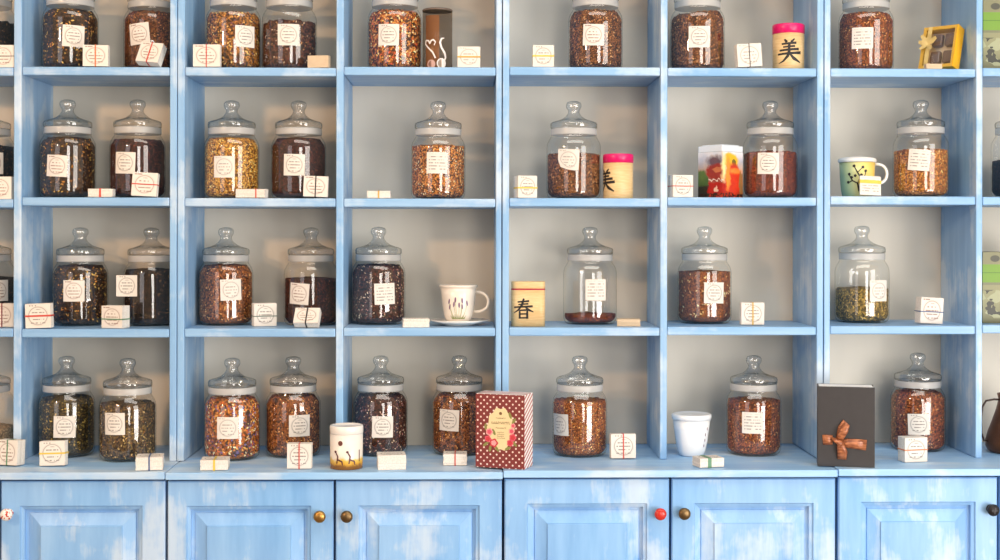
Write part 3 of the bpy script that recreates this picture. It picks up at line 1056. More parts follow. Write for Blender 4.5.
# ------------------------------------------------------------------ printed tins, cups and boxes
ink = plain('black_brush_ink', '#1b1716', 0.5)
bamboo = NT('bamboo_veneer')
bz = bamboo.noise(bamboo.scaled(bamboo.obj(), (30, 30, 260)), 1.0, 3.0)
bamboo.bsdf(bamboo.ramp(bz, [(0.3, lin('#dcb57c')), (0.7, lin('#ebcb96'))]), 0.4)
bamboo = bamboo.m
magenta = plain('magenta_lid_plastic', '#e0186a', 0.3)

MEI = [[(-.20, .50, .05), (-.10, .37, .10)], [(.22, .52, .04), (.07, .37, .09)], [(-.32, .30, .06), (.30, .35, .08)], [(-.26, .17, .05), (.24, .21, .07)],
       [(-.42, .03, .06), (.42, .09, .09)], [(0, .36, .08), (-.01, .03, .08)], [(-.5, -.13, .06), (.52, -.06, .10)],
       [(0, .03, .09), (-.06, -.2, .09), (-.25, -.42, .06), (-.46, -.52, .02)], [(.02, -.12, .05), (.2, -.32, .11), (.48, -.48, .04)]]
CHUN = [[(-.3, .34, .06), (.3, .39, .08)], [(-.26, .21, .05), (.26, .25, .07)], [(-.48, .07, .06), (.48, .12, .09)],
        [(.02, .52, .08), (-.07, .2, .09), (-.25, -.06, .07), (-.5, -.24, .02)], [(.08, .1, .05), (.25, -.06, .10), (.52, -.17, .04)],
        [(-.19, -.08, .07), (-.19, -.52, .08)], [(-.19, -.09, .06), (.2, -.07, .08), (.2, -.52, .09)], [(-.19, -.28, .06), (.2, -.27, .06)], [(-.19, -.48, .06), (.2, -.47, .06)]]


def character(chars, size, fn, cx, cz, parent, name='brush_character'):
    b = MB()
    for st in chars:
        b.stroke([(cx + x * size, cz + z * size, w * size * 1.3) for x, z, w in st], fn)
    return b.build(name, ink, parent)


def round_tin(px, row, d_px, h_px, lid_px, text, ang, csize, Y=0.075):
    m = mpp(Y - 0.03)
    R, h, lh = d_px * m / 2, h_px * m, lid_px * m
    z0 = zrow(px, row)
    t = thing('round_tin', text, 'tin', (at(px, 250, Y).x, Y, z0 + 0.0005), 0, 'bamboo tins with pink lids')
    b = MB(); b.lathe([(R * 0.97, 0), (R, 0.001), (R, h - lh)], 48); b.build('body', bamboo, t)
    b = MB(); b.lathe([(R * 0.99, h - lh + 0.0003), (R * 1.02, h - lh + 0.0008), (R * 1.03, h - 0.004), (R * 1.0, h - 0.001), (R * 0.95, h), (0.001, h)], 48)
    b.build('lid', magenta, t)
    character(MEI, csize, cyl_map(R, ang), 0, (h - lh) * 0.50, t)
    return t


round_tin(788, 1, 31.5, 47, 9.8, 'bamboo tin with a pink lid and its character facing front, top row', -0.17, 0.064)
round_tin(618, 2, 30, 45, 9, 'bamboo tin with a pink lid turned so its character shows at the side', -1.1, 0.060)

# bamboo tin with rounded corners
Yt = 0.06
m_ = mpp(Yt - 0.03)
w_, h_ = 34 * m_, 45 * m_
t = thing('square_tin', 'bamboo tin with rounded corners, a thin red line and a large black character', 'tin', (at(528.3, 250, Yt).x, Yt, zrow(528, 3) + 0.0005), math.radians(-3))


def rrect(w, d, r, n=6):
    out = []
    for cx, cy, a0 in ((w / 2 - r, -d / 2 + r, -PI / 2), (w / 2 - r, d / 2 - r, 0), (-w / 2 + r, d / 2 - r, PI / 2), (-w / 2 + r, -d / 2 + r, PI)):
        for k in range(n + 1):
            a = a0 + PI / 2 * k / n
            out.append((cx + r * math.cos(a), cy + r * math.sin(a)))
    return out


b = MB(); b.slab(rrect(w_, 0.062, 0.016), 0, h_ - 0.0225, smooth_sides=True); b.build('body', bamboo, t)
b = MB(); b.slab(rrect(w_ + 0.0006, 0.0626, 0.016), h_ - 0.0222, h_ - 0.0192, smooth_sides=True); b.build('red_line', plain('red_printed_line', '#c42a48', 0.4), t)
b = MB(); b.slab(rrect(w_ + 0.0004, 0.0624, 0.016), h_ - 0.019, h_, smooth_sides=True); b.build('lid', bamboo, t, 0.0015)
character(CHUN, 0.052, flat_map(-0.0316), -0.0125, h_ * 0.40, t)


# picture tin
def picture_mat():
    t = NT('printed_fruit_tea_picture')
    u, v = t.uv()
    nz = t.noise(t.obj(), 60.0, 3.0)
    n2 = t.noise(t.scaled(t.obj(), (1, 1, 1)), 38.0, 2.0)
    u = t.math('ADD', u, t.math('MULTIPLY', t.math('SUBTRACT', nz, 0.5), 0.16))
    v = t.math('ADD', v, t.math('MULTIPLY', t.math('SUBTRACT', n2, 0.5), 0.14))
    c = t.ramp(v, [(0.0, lin('#b53a1e')), (0.3, lin('#a63522')), (0.62, lin('#b9a79a')), (0.8, lin('#b7c3d2')), (1.0, lin('#e6e9ee'))])

    def put(c, m, col):
        return t.mix(m, c, lin(col))
    c = put(c, t.ellipse(u, v, 0.06, 0.36, 0.13, 0.26), '#56743a')
    c = put(c, t.ellipse(u, v, 0.10, 0.12, 0.16, 0.16), '#3a3424')
    c = put(c, t.ellipse(u, v, 0.30, 0.80, 0.13, 0.12, 0.3), '#6a5560')
    c = put(c, t.ellipse(u, v, 0.34, 0.56, 0.18, 0.20), '#9a3626')
    c = put(c, t.ellipse(u, v, 0.36, 0.62, 0.10, 0.05), '#c97a4a')
    c = put(c, t.ellipse(u, v, 0.68, 0.80, 0.20, 0.17), '#e8c02e')
    c = put(c, t.ellipse(u, v, 0.76, 0.74, 0.06, 0.10), '#6f6a2a')
    c = put(c, t.ellipse(u, v, 0.72, 0.40, 0.24, 0.34), '#cf3a22')
    c = put(c, t.ellipse(u, v, 0.60, 0.52, 0.06, 0.34, 0.3), '#f09a3e')
    c = put(c, t.ellipse(u, v, 0.80, 0.58, 0.16, 0.06, 0.4), '#ef8a3a')
    c = put(c, t.ellipse(u, v, 0.95, 0.30, 0.06, 0.3), '#8f6a3e')
    c = put(c, t.ellipse(u, v, 0.49, 0.64, 0.05, 0.26, 0.5), '#fbe6b0')  # pale streak: bright highlight on the tin's corner, painted into the print
    red = t.math('MULTIPLY', t.band(u, 0.17, 0.52, 0.02), t.band(v, 0.08, 0.34, 0.02))
    c = put(c, red, '#b5261c')
    # white writing on the red panel
    wob = t.math('MULTIPLY_ADD', t.math('SINE', t.math('MULTIPLY', u, 70.0)), 0.022, 0.385)
    wr = t.math('MULTIPLY', t.band(t.math('SUBTRACT', v, wob), -0.016, 0.016, 0.008), t.band(u, 0.18, 0.5, 0.02))
    c = put(c, wr, '#f0e6da')
    c = put(c, t.ellipse(u, v, 0.33, 0.19, 0.03, 0.07), '#e8c9b4')
    beads = t.math('MULTIPLY', t.math('GREATER_THAN', t.noise(t.obj(), 150.0, 1.0), 0.5), t.band(v, -0.1, 0.11, 0.02))
    c = put(c, beads, '#3a2014')
    c = t.mix(0.25, c, t.ramp(nz, [(0.3, lin('#6a2416')), (0.7, lin('#f0b060'))]), 'OVERLAY')
    t.bsdf(c, 0.25, 0, 0.5)
    return t.m


Yt = 0.085
m_ = mpp(Yt - 0.05)
hh_, s_ = 53 * m_, 0.0855
p = at(718.5, 250, Yt - 0.055)
t = thing('picture_tin', 'tall square tin printed with red and orange fruit under a white lid', 'tin', (p.x + 0.015, Yt, zrow(720, 2) + 0.0005), math.radians(40))
# walls with one wrap of uv over the two visible faces
b = MB()
q = s_ / 2
cor = [(-q, q), (-q, -q), (q, -q), (q, q)]
zt = hh_ * 0.87
uvx = [0.0, 0.46, 1.0]
for i in range(4):
    a, c = cor[i], cor[(i + 1) % 4]
    u0, u1 = (uvx[i], uvx[i + 1]) if i < 2 else (0, 1)
    b.add([(a[0], a[1], 0), (c[0], c[1], 0), (c[0], c[1], zt), (a[0], a[1], zt)], [(0, 1, 2, 3)], 0, False, [(u0, 0), (u1, 0), (u1, 1), (u0, 1)])
b.add([(x, y, 0) for x, y in cor], [(0, 1, 2, 3)])
b.add([(x, y, zt) for x, y in cor], [(3, 2, 1, 0)])
b.build('body', picture_mat(), t)
lidm = plain('pale_blue_white_enamel', '#dfe6ee', 0.25)
b = MB(); b.slab(rrect(s_ + 0.002, s_ + 0.002, 0.004, 2), zt + 0.0003, hh_ - 0.002); b.slab(rrect(s_ - 0.012, s_ - 0.012, 0.004, 2), hh_ - 0.0019, hh_ + 0.001); b.build('lid', lidm, t, 0.001)

# smoky canister with a card inside and white infuser spoons
Yt = 0.075
m_ = mpp(Yt - 0.03)
R, h = 30 * m_ / 2, 61 * m_
t = thing('canister', 'tall smoky see-through canister with brown card and white spoons inside', 'canister', (at(437, 250, Yt).x, Yt, zrow(437, 1) + 0.0005))
sm = NT('smoked_plastic')
tr = sm.n('BsdfTransparent'); tr.inputs[0].default_value = (0.72, 0.66, 0.6, 1)
gl = sm.n('BsdfPrincipled'); gl.inputs['Base Color'].default_value = lin('#4a4541'); gl.inputs['Roughness'].default_value = 0.15
mx = sm.n('MixShader'); mx.inputs[0].default_value = 0.16
sm.t.links.new(tr.outputs[0], mx.inputs[1]); sm.t.links.new(gl.outputs[0], mx.inputs[2]); sm.t.links.new(mx.outputs[0], sm.out.inputs[0])
b = MB(); b.lathe([(R * 0.96, 0), (R, 0.002), (R, h - 0.006)], 40); b.build('body', sm.m, t)
b = MB(); b.lathe([(R * 1.01, h - 0.0057), (R * 1.02, h - 0.002), (R * 0.97, h), (0.001, h)], 40); b.build('lid', plain('smoked_lid', '#6a5a4e', 0.3), t)
b = MB()
n = 10
cm = cyl_map(R * 0.9, 0, 0)
vs = []
for i in range(n + 1):
    x = -0.036 + 0.042 * i / n
    vs += [cm(x, 0.004), cm(x, h - 0.02)]
b.add(vs, [(2 * i, 2 * i + 2, 2 * i + 3, 2 * i + 1) for i in range(n)], 0, True)
b.build('brown_card', plain('brown_card', '#b57f52', 0.6, var=0.1), t)
curl = plain('white_spoon', '#e8e0da', 0.4)
cm = cyl_map(R, 0, 0.0004)
b = MB()
heart = [(-.004, .028, .004), (-.012, .044, .004), (-.027, .058, .004), (-.035, .067, .004), (-.033, .076, .004), (-.024, .075, .004), (-.020, .067, .004), (-.016, .075, .004), (-.010, .077, .004), (-.004, .071, .003), (-.008, .062, .002)]
b.stroke(heart, cm, sub=4)
b.build('heart_spoon', curl, t)
b = MB()
b.stroke([(.020, .082, .002), (.012, .080, .004), (.008, .070, .005), (.012, .056, .005), (.021, .042, .006), (.024, .030, .005), (.018, .016, .004)], cm, sub=5)
b.build('curved_spoon', curl, t)
b = MB(); b.blob(.012, .014, .013, .014, cm); b.build('spoon_bowl', curl, t)
b = MB(); b.blob(-.016, .012, .012, .012, cm); b.build('spoon_bowl', plain('rosy_spoon', '#c39a8e', 0.5), t)


# ------------------------------------------------------------------ mug with lid
def handle_pts(R, zlo, zhi, out, ang, n=12, r0=0.0):
    pts = []
    for i in range(n + 1):
        a = -PI / 2 + PI * i / n
        rr = R - 0.002 + out * max(0.0, math.cos(a)) ** 0.7
        pts.append((rr * math.cos(ang), rr * math.sin(ang), (zlo + zhi) / 2 + (zhi - zlo) / 2 * math.sin(a)))
    return pts


Yt = 0.10
m_ = mpp(Yt - 0.04)
px = 857
mugm = NT('yellow_green_glaze')
ox = mugm.xyz(mugm.obj())
mugm.bsdf(mugm.ramp(mugm.math('MULTIPLY_ADD', ox[0], 9.0, mugm.math('MULTIPLY_ADD', ox[2], 2.2, 0.4)), [(0.12, lin('#a3bb94')), (0.42, lin('#cfcf92')), (0.62, lin('#eedb88')), (0.85, lin('#ecc763'))]), 0.2)
mug_h, mug_r = 39.5 * m_, 17.8 * m_
t = thing('lidded_mug', 'yellow and green mug with a black branch drawing and a white lid', 'mug', (at(px, 250, Yt).x, Yt, zrow(857, 2) + 0.0005))
b = MB(); b.lathe([(mug_r * 0.78, 0), (mug_r * 0.84, 0.003), (mug_r * 0.9, 0.02), (mug_r * 0.96, 0.055), (mug_r, mug_h - 0.012), (mug_r * 0.95, mug_h - 0.012), (mug_r * 0.85, 0.03), (mug_r * 0.7, 0.008), (0.0005, 0.006)], 44); b.build('body', mugm.m, t)
white = plain('white_porcelain', '#f0ece6', 0.15)
b = MB(); b.lathe([(mug_r * 0.93, mug_h - 0.0117), (mug_r * 1.06, mug_h - 0.0112), (mug_r * 1.08, mug_h - 0.006), (mug_r * 1.03, mug_h - 0.001), (mug_r * 0.8, mug_h + 0.002), (mug_r * 0.3, mug_h + 0.005), (0.0005, mug_h + 0.0055)], 44); b.build('lid', white, t)
b = MB(); b.tube(handle_pts(mug_r, 0.036, mug_h - 0.016, 0.034, -0.12), 0.0040, 10); b.build('handle', white, t)
b = MB()
cm = lambda x, z: cyl_map(mug_r * (0.90 + 0.10 * min(1, max(0, (z - 0.02) / 0.07))), 0, 0.0014)(x * 1.15 - 0.013, z * 1.1 + 0.002)
for st in ([(.006, .012, .005), (.002, .03, .004), (.008, .046, .003), (.000, .06, .003), (-.006, .072, .002)], [(.004, .03, .003), (-.010, .038, .003), (-.018, .052, .002)],
           [(.006, .042, .003), (.018, .05, .002), (.02, .06, .002)], [(.001, .058, .002), (.012, .07, .002)], [(-.01, .038, .003), (-.018, .034, .002)], [(.004, .02, .003), (.016, .026, .002)]):
    b.stroke(st, cm)
for x, z in ((-.018, .054), (-.007, .074), (.02, .062), (.013, .071), (-.02, .034), (.018, .027), (-.012, .046), (.01, .052), (-.004, .05), (.012, .036)):
    b.blob(x, z, .0035, .0035, cm, wob=0.2)
b.build('branch_drawing', ink, t)

# cup on saucer
Yt = 0.10
px = 458.5
m_ = mpp(Yt)
xs_ = at(459, 250, Yt).x
t = thing('saucer', 'white saucer under the flowered cup', 'saucer', (xs_, Yt, zrow(459, 3) + 0.0005))
sr = 30 * m_
b = MB(); b.lathe([(sr * 0.5, 0), (sr * 0.52, 0.002), (sr * 0.8, 0.008), (sr, 0.014), (sr * 0.985, 0.0155), (sr * 0.78, 0.0105), (sr * 0.5, 0.006), (0.0005, 0.006)], 56); b.build('dish', white, t)
t = thing('teacup', 'white teacup painted with purple lavender, standing on a saucer', 'cup', (xs_ - 0.001, Yt, zrow(459, 3) + 0.0072))
ch, cr = 37.5 * m_, 18.2 * m_
prof = [(cr * 0.50, 0), (cr * 0.55, 0.003), (cr * 0.70, 0.010), (cr * 0.80, 0.022), (cr * 0.87, 0.045), (cr * 0.93, 0.070), (cr, ch), (cr * 0.96, ch), (cr * 0.88, 0.070), (cr * 0.8, 0.04), (cr * 0.6, 0.014), (0.0005, 0.010)]
cream = plain('cream_porcelain', '#efe4d6', 0.18)
b = MB(); b.lathe(prof, 48); b.build('bowl', cream, t)
b = MB(); b.lathe([(cr * 0.95, ch - 0.0065), (cr * 1.02, ch - 0.006), (cr * 1.05, ch - 0.002), (cr * 1.03, ch + 0.001), (cr * 0.97, ch + 0.0012)], 48); b.build('rim', cream, t)
b = MB(); b.tube(handle_pts(cr * 0.90, 0.030, ch - 0.018, 0.039, -0.1), 0.0042, 10); b.build('handle', cream, t)


def cup_r(z):
    pr = prof[:7]
    for (r0, z0), (r1, z1) in zip(pr[:-1], pr[1:]):
        if z <= z1:
            return r0 + (r1 - r0) * (z - z0) / (z1 - z0)
    return cr


cm = lambda x, z: cyl_map(cup_r(z), 0, 0.0010)(x, z)
b = MB()
fl = [(-.026, .060), (-.012, .052), (-.008, .064), (.002, .050), (.010, .046), (.010, .062), (.024, .055), (-.024, .045)]
for x, z in fl:
    b.blob(x, z, .0022, .0075, cm, rot=x * 6)
b.build('lavender_print', plain('purple_flower_paint', '#7a5578', 0.4), t)
b = MB()
for x, z in fl:
    b.stroke([(x * 0.5, .014, .0008), (x, z - .004, .0007)], cm)
for k in range(16):
    x = -.02 + .0026 * k
    b.stroke([(x * 0.8, .012, .0016), (x * 1.1, .022 + .004 * math.sin(k * 2.1), .0005)], cm)
b.build('stem_print', plain('green_stem_paint', '#8f9a5a', 0.4), t)

# white lidded cup on the counter
zq = zcab(691)
p = on(691, 457, zq)
Yt = p.y + 0.03
m_ = mpp(Yt)
t = thing('lidded_cup', 'plain white tapered cup with a white lid on the counter', 'cup', (at(691.5, 435, Yt).x, Yt, zq + 0.0005))
ch, cr = 42 * m_, 18.6 * m_
b = MB(); b.lathe([(cr * 0.60, 0), (cr * 0.66, 0.002), (cr * 0.76, 0.015), (cr * 0.86, 0.040), (cr * 0.94, 0.070), (cr, ch - 0.016), (cr * 0.96, ch - 0.016), (cr * 0.7, 0.02), (0.0005, 0.008)], 48); b.build('bowl', plain('cool_white_porcelain', '#f0f2f3', 0.12), t)
b = MB(); b.lathe([(cr * 1.0, ch - 0.0157), (cr * 1.05, ch - 0.015), (cr * 1.075, ch - 0.007), (cr * 1.05, ch - 0.002), (cr * 0.98, ch - 0.0005), (cr * 0.85, ch - 0.003), (cr * 0.4, ch - 0.002), (0.0005, ch - 0.002)], 48); b.build('lid', plain('white_lid_porcelain', '#ebedef', 0.2), t)
b = MB()
cm = lambda x, z: cyl_map(cr * (0.86 + 0.08 * (z - 0.04) / 0.03), 0, 0.0012)(x, z)
for x, z in ((.034, .06), (.033, .045), (.042, .075), (.03, .03)):
    b.blob(x, z, .0016, .0045, cm)
b.build('flower_print', plain('mauve_flower_paint', '#8a6a78', 0.4), t)

# cat tin on the counter
p = on(346.5, 470.5, ZC)
m_ = mpp(p.y)
R, h = 33 * m_ / 2, 43.5 * m_
Yt = p.y + R
t = thing('cat_tin', 'round white tin with dark cat figures above a yellow base', 'tin', (at(346.5, 450, Yt).x, Yt, ZC + 0.0005))
cat = NT('white_tin_print')
o3 = cat.xyz(cat.obj())
wz = cat.noise(cat.obj(), 60, 3)
zz = cat.math('ADD', o3[2], cat.math('MULTIPLY', wz, 0.022))
cat.bsdf(cat.ramp(cat.math('MULTIPLY', zz, 10.0), [(0.20, lin('#8a5a24')), (0.27, lin('#dba53a')), (0.36, lin('#e8c25c')), (0.42, lin('#f0e6d8')), (1.0, lin('#efe9e2'))]), 0.25)
b = MB(); b.lathe([(R * 0.97, 0), (R, 0.0015), (R, h - 0.022)], 44); b.build('body', cat.m, t)
b = MB(); b.lathe([(R * 1.005, h - 0.0217), (R * 1.02, h - 0.021), (R * 1.02, h - 0.004), (R * 0.98, h - 0.001), (R * 0.9, h - 0.001), (R * 0.88, h - 0.003), (0.0005, h - 0.003)], 44); b.build('lid', white, t)
cm = cyl_map(R, 0, 0.0008)
b = MB()
for dx in (-.022, .010):
    b.stroke([(dx, .016, .003), (dx + .003, .034, .004), (dx - .004, .046, .003)], cm)
    b.stroke([(dx + .003, .026, .004), (dx + .014, .022, .004), (dx + .016, .012, .002)], cm)
    b.blob(dx - .004, .046, .0035, .003, cm)
b.stroke([(.040, .02, .003), (.040, .05, .003)], cm)
b.build('cat_drawing', plain('maroon_figure_paint', '#5a2a2c', 0.4), t)
b = MB(); b.blob(-.012, .068, .006, .0065, cm, n=18); b.build('printed_ball', plain('brown_ball_paint', '#6a3c34', 0.4), t)


# ------------------------------------------------------------------ polka dot box
def dots_mat():
    t = NT('maroon_with_white_dots')
    o = t.xyz(t.obj())
    s = 0.0122
    u = t.math('DIVIDE', o[0], s)
    v = t.math('DIVIDE', o[2], s)
    u2 = t.math('ADD', t.math('MULTIPLY', u, 0.707), t.math('MULTIPLY', v, 0.707))
    v2 = t.math('SUBTRACT', t.math('MULTIPLY', v, 0.707), t.math('MULTIPLY', u, 0.707))
    fu = t.math('SUBTRACT', t.math('FRACT', t.math('ADD', u2, 100.0)), 0.5)
    fv = t.math('SUBTRACT', t.math('FRACT', t.math('ADD', v2, 100.0)), 0.5)
    d = t.math('SQRT', t.math('ADD', t.math('MULTIPLY', fu, fu), t.math('MULTIPLY', fv, fv)))
    m = t.math('DIVIDE', t.math('SUBTRACT', 0.22, d), 0.06, clamp=True)
    t.bsdf(t.mix(m, lin('#7d2f2c'), lin('#f2ddd2')), 0.45)
    return t.m


def stripes_mat():
    t = NT('red_white_diagonal_stripes')
    o = t.xyz(t.obj())
    d = t.math('FRACT', t.math('ADD', t.math('MULTIPLY', t.math('ADD', o[2], t.math('MULTIPLY', o[1], -0.5)), 74.0), 50.0))
    t.bsdf(t.mix(t.band(d, 0.0, 0.42, 0.06), lin('#f6efe9'), lin('#b3302f')), 0.45)
    return t.m


zc = max(zcab(480), zcab(520))
pr = on(524.5, 470.0, zc)      # nearest (right front) corner
pl = on(475.5, 467.0, zc)
w_ = (Vector((pr.x, pr.y, 0)) - Vector((pl.x, pl.y, 0))).length
ya = math.atan2(pr.y - pl.y, pr.x - pl.x)
hh_ = 74.5 * mpp(pr.y)
t = thing('gift_box', 'maroon box with white polka dots and a flowered cream label', 'box', ((pl.x + pr.x) / 2, (pl.y + pr.y) / 2, zc + 0.0005), ya)
dep = 0.068
b = MB(); b.box(-w_ / 2, w_ / 2, 0, dep, 0, hh_)
# the two narrow ends carry stripes
bo = b.build('box_body', [dots_mat(), stripes_mat()], t, 0.0008)
for p_ in bo.data.polygons:
    if abs(p_.normal.x) > 0.9 or p_.normal.z > 0.9:
        p_.material_index = 1
fm = flat_map(-0.0008)
b = MB()
lc = (0.002, hh_ * 0.53)
outl = []
for k in range(72):
    a = 2 * PI * k / 72
    r = 1 + 0.05 * math.cos(10 * a)
    x, z = 0.036 * math.cos(a) * r, 0.054 * math.sin(a) * r
    outl.append(fm(lc[0] + x, lc[1] + z))
b.add(outl, [tuple(range(72))])
lb = b.build('cream_label', plain('cream_label_paper', '#e8d3a2', 0.6, var=0.05), t)
fm2 = flat_map(-0.0012)
b = MB()
rng = random.Random(5)
b.blob(lc[0], lc[1] + 0.040, .004, .004, fm2)


def scribble(b, x0, x1, z, hgt, fn):
    x = x0
    while x < x1:
        w = rng.uniform(0.0016, 0.003)
        k = rng.random()
        b.stroke([(x, z - hgt / 2, .0008), (x, z + hgt / 2, .0008)], fn, sub=1)
        if k < 0.5: b.stroke([(x, z + hgt / 2, .0008), (x + w, z + hgt * 0.3, .0008)], fn, sub=1)
        if k > 0.3: b.stroke([(x, z, .0008), (x + w, z - hgt / 2, .0008)], fn, sub=1)
        x += w + 0.0012


scribble(b, lc[0] - .024, lc[0] + .024, lc[1] + .016, .006, fm2)
scribble(b, lc[0] - .012, lc[0] + .014, lc[1] + .003, .003, fm2)
scribble(b, lc[0] - .012, lc[0] + .012, lc[1] + .028, .002, fm2)
for dz in (-.008, -.013, -.018, -.023):
    scribble(b, lc[0] - .009, lc[0] + .009, lc[1] + dz, .002, fm2)
b.build('label_writing', plain('brown_writing', '#7c5a3a', 0.6), lb)
rose_m = [plain('rose_pink', '#d9566a', 0.5), plain('rose_red', '#c8373f', 0.5), plain('rose_pale', '#eaa0a0', 0.5)]
leaf_m = plain('leaf_olive', '#8a8a4a', 0.6)
fm3 = flat_map(-0.0016)
for cluster in (((-.030, -.008, .012, 2), (-.034, -.026, .011, 0), (-.018, -.036, .014, 1)), ((.030, -.004, .010, 2), (.033, -.020, .012, 0), (.026, -.034, .011, 0), (.034, .010, .008, 2))):
    b = MB()
    for x, z, r, c in cluster:
        b.blob(lc[0] + x, lc[1] + z, r * 0.78, r * 0.78, fm3, c, n=20, wob=0.12)
        b.blob(lc[0] + x, lc[1] + z, r * 0.5, r * 0.5, flat_map(-0.0019), (c + 1) % 3, n=16, wob=0.12)
    b.build('rose_print', rose_m, t)
b = MB()
for x, z, a in ((-.040, -.040, 0.6), (-.028, -.050, 1.4), (-.010, -.050, 2.2), (.036, .022, 1.0), (.026, .036, 1.9), (.038, -.036, 2.3), (.020, -.048, 0.4), (-.040, .004, 1.6), (-.018, -.008, 2.0)):
    b = MB()
    b.blob(lc[0] + x, lc[1] + z, .009, .0035, flat_map(-0.0014), rot=a)
    b.build('leaf_print', leaf_m, t)

# ------------------------------------------------------------------ black box with copper bow
zc = max(zcab(820), zcab(860))
pl = on(817.5, 466.0, zc)
pr = on(874.8, 468.0, zc)
w_ = (Vector((pr.x, pr.y, 0)) - Vector((pl.x, pl.y, 0))).length
ya = math.atan2(pr.y - pl.y, pr.x - pl.x)
hh_ = 80.0 * mpp(pl.y)
t = thing('gift_box', 'upright black book-shaped box tied with a copper ribbon bow', 'box', ((pl.x + pr.x) / 2, (pl.y + pr.y) / 2, zc + 0.0005), ya)
blk = plain('black_card_cover', '#343132', 0.5, var=0.08)
dep = 0.066
b = MB(); b.box(-w_ / 2, w_ / 2, 0, 0.003, 0, hh_); b.build('front_cover', blk, t, 0.0006)
b = MB(); b.box(-w_ / 2, w_ / 2, dep - 0.003, dep, 0, hh_ + 0.0005); b.build('rear_cover', blk, t, 0.0006)
b = MB(); b.box(-w_ / 2, -w_ / 2 + 0.003, 0.0032, dep - 0.0032, 0, hh_); b.build('spine', blk, t)
b = MB(); b.box(-w_ / 2 + 0.0035, w_ / 2 - 0.004, 0.0034, dep - 0.0034, 0.003, hh_ - 0.0001); b.build('white_inner_box', plain('white_inner_card', '#faf9f6', 0.7), t)
cop = NT('copper_satin')
cn = cop.noise(cop.scaled(cop.obj(), (60, 60, 200)), 1.0, 2.0)
cop.bsdf(cop.ramp(cn, [(0.35, lin('#7a4228')), (0.65, lin('#c07a52'))]), 0.32, 0.15)
cop = cop.m


def ribbon(pts, widths, parent, name):
    """pts in (x, z, bulge off the cover)"""
    b = MB()
    n = len(pts)
    vs = []
    for i, (x, z, o) in enumerate(pts):
        x0, z0, _ = pts[max(i - 1, 0)]
        x1, z1, _ = pts[min(i + 1, n - 1)]
        dx, dz = x1 - x0, z1 - z0
        L = math.hypot(dx, dz) or 1
        nx, nz = -dz / L, dx / L
        for s, oo in ((-0.5, 0), (-0.2, .0012), (0.2, .0012), (0.5, 0)):
            vs.append((x + nx * widths[i] * s, -0.001 - o - oo, z + nz * widths[i] * s))
    fs = []
    for i in range(n - 1):
        for k in range(3):
            q = i * 4 + k
            fs.append((q, q + 4, q + 5, q + 1))
    b.add(vs, fs, 0, True)
    o = b.build(name, cop, parent)
    so = o.modifiers.new('cloth', 'SOLIDIFY'); so.thickness = 0.0006
    return o


kx, kz = -w_ / 2 + 21.0 * mpp(pl.y), 25.5 * mpp(pl.y)
ribbon([(kx - .041, kz + .002, 0), (kx - .030, kz + .003, .001), (kx - .016, kz + .003, .001)], [.026, .026, .024], t, 'ribbon_band')
ribbon([(kx + .002, kz - .002, .004), (kx + .02, kz - .004, .003), (kx + .045, kz - .006, .0015), (kx + .068, kz - .008, .0005)], [.014, .024, .026, .027], t, 'ribbon_tail')
ribbon([(kx, kz, .006), (kx + .004, kz + .014, .012), (kx + .012, kz + .030, .014), (kx + .018, kz + .044, .010), (kx + .015, kz + .050, .004), (kx + .006, kz + .034, .002), (kx - .002, kz + .006, .002)], [.012, .019, .021, .016, .016, .018, .012], t, 'bow_loop')
ribbon([(kx, kz, .006), (kx + .004, kz - .012, .010), (kx + .008, kz - .026, .009), (kx + .007, kz - .046, .003)], [.010, .020, .025, .022], t, 'ribbon_tail')
b = MB(); b.tube([(kx - .018, -.006, kz + .008), (kx - .008, -.011, kz + .002), (kx + .004, -.011, kz - .003), (kx + .012, -.006, kz - .004)], [.003, .007, .0075, .004], 12, flat=0.7); b.build('knot', cop, t)

# ------------------------------------------------------------------ yellow window box, tilted against the upright
Yt = 0.085
m_ = mpp(Yt)
WBW, WYAW = 0.100, math.radians(-45)
corner = at(952.5, 250, 0.028)
t = thing('window_box', 'yellow box with a clear window and gold ribbon, leaning beside the upright', 'box',
          (corner.x - WBW / 2 * math.cos(WYAW), corner.y - WBW / 2 * math.sin(WYAW), zrow(940, 1) + 0.0006), WYAW)
yel = plain('bright_yellow_card', '#f6b81a', 0.4)
pale = plain('shaded_yellow_card', '#cda23e', 0.5)  # yellow front card, its weaker light put into the colour
bw_, bh_, bd_ = WBW, 0.122, 0.036
rollm = Matrix.Rotation(math.radians(0), 4, 'Y')
leanm = Matrix.Rotation(math.radians(-17), 4, 'X')


def tilt(b):
    b.xf(leanm @ rollm)
    return b


ref = MB(); ref.box(-bw_ / 2, bw_ / 2, 0, bd_, 0, bh_); tilt(ref)
dz = Matrix.Translation((0, 0, -min(p.z for p in ref.v)))
fr = 0.009
b = MB()
b.box(-bw_ / 2, -bw_ / 2 + fr, 0, bd_, 0, bh_); b.box(bw_ / 2 - fr, bw_ / 2 - 0.0025, 0, bd_, 0, bh_)
b.box(-bw_ / 2 + fr, bw_ / 2 - fr, 0, bd_, 0, fr); b.box(-bw_ / 2 + fr, bw_ / 2 - fr, 0, bd_, bh_ - fr, bh_)
b.box(-bw_ / 2 + fr, bw_ / 2 - fr, bd_ - 0.003, bd_, fr, bh_ - fr)
tilt(b).xf(dz).build('window_frame', pale, t)
b = MB(); b.box(bw_ / 2 - 0.0024, bw_ / 2, -0.001, bd_ + 0.001, 0, bh_)
tilt(b).xf(dz).build('side_panel', yel, t)['label'] = 'bright yellow side panel'
dark = plain('dark_chocolate_pieces', '#6a564a', 0.35, var=0.2)
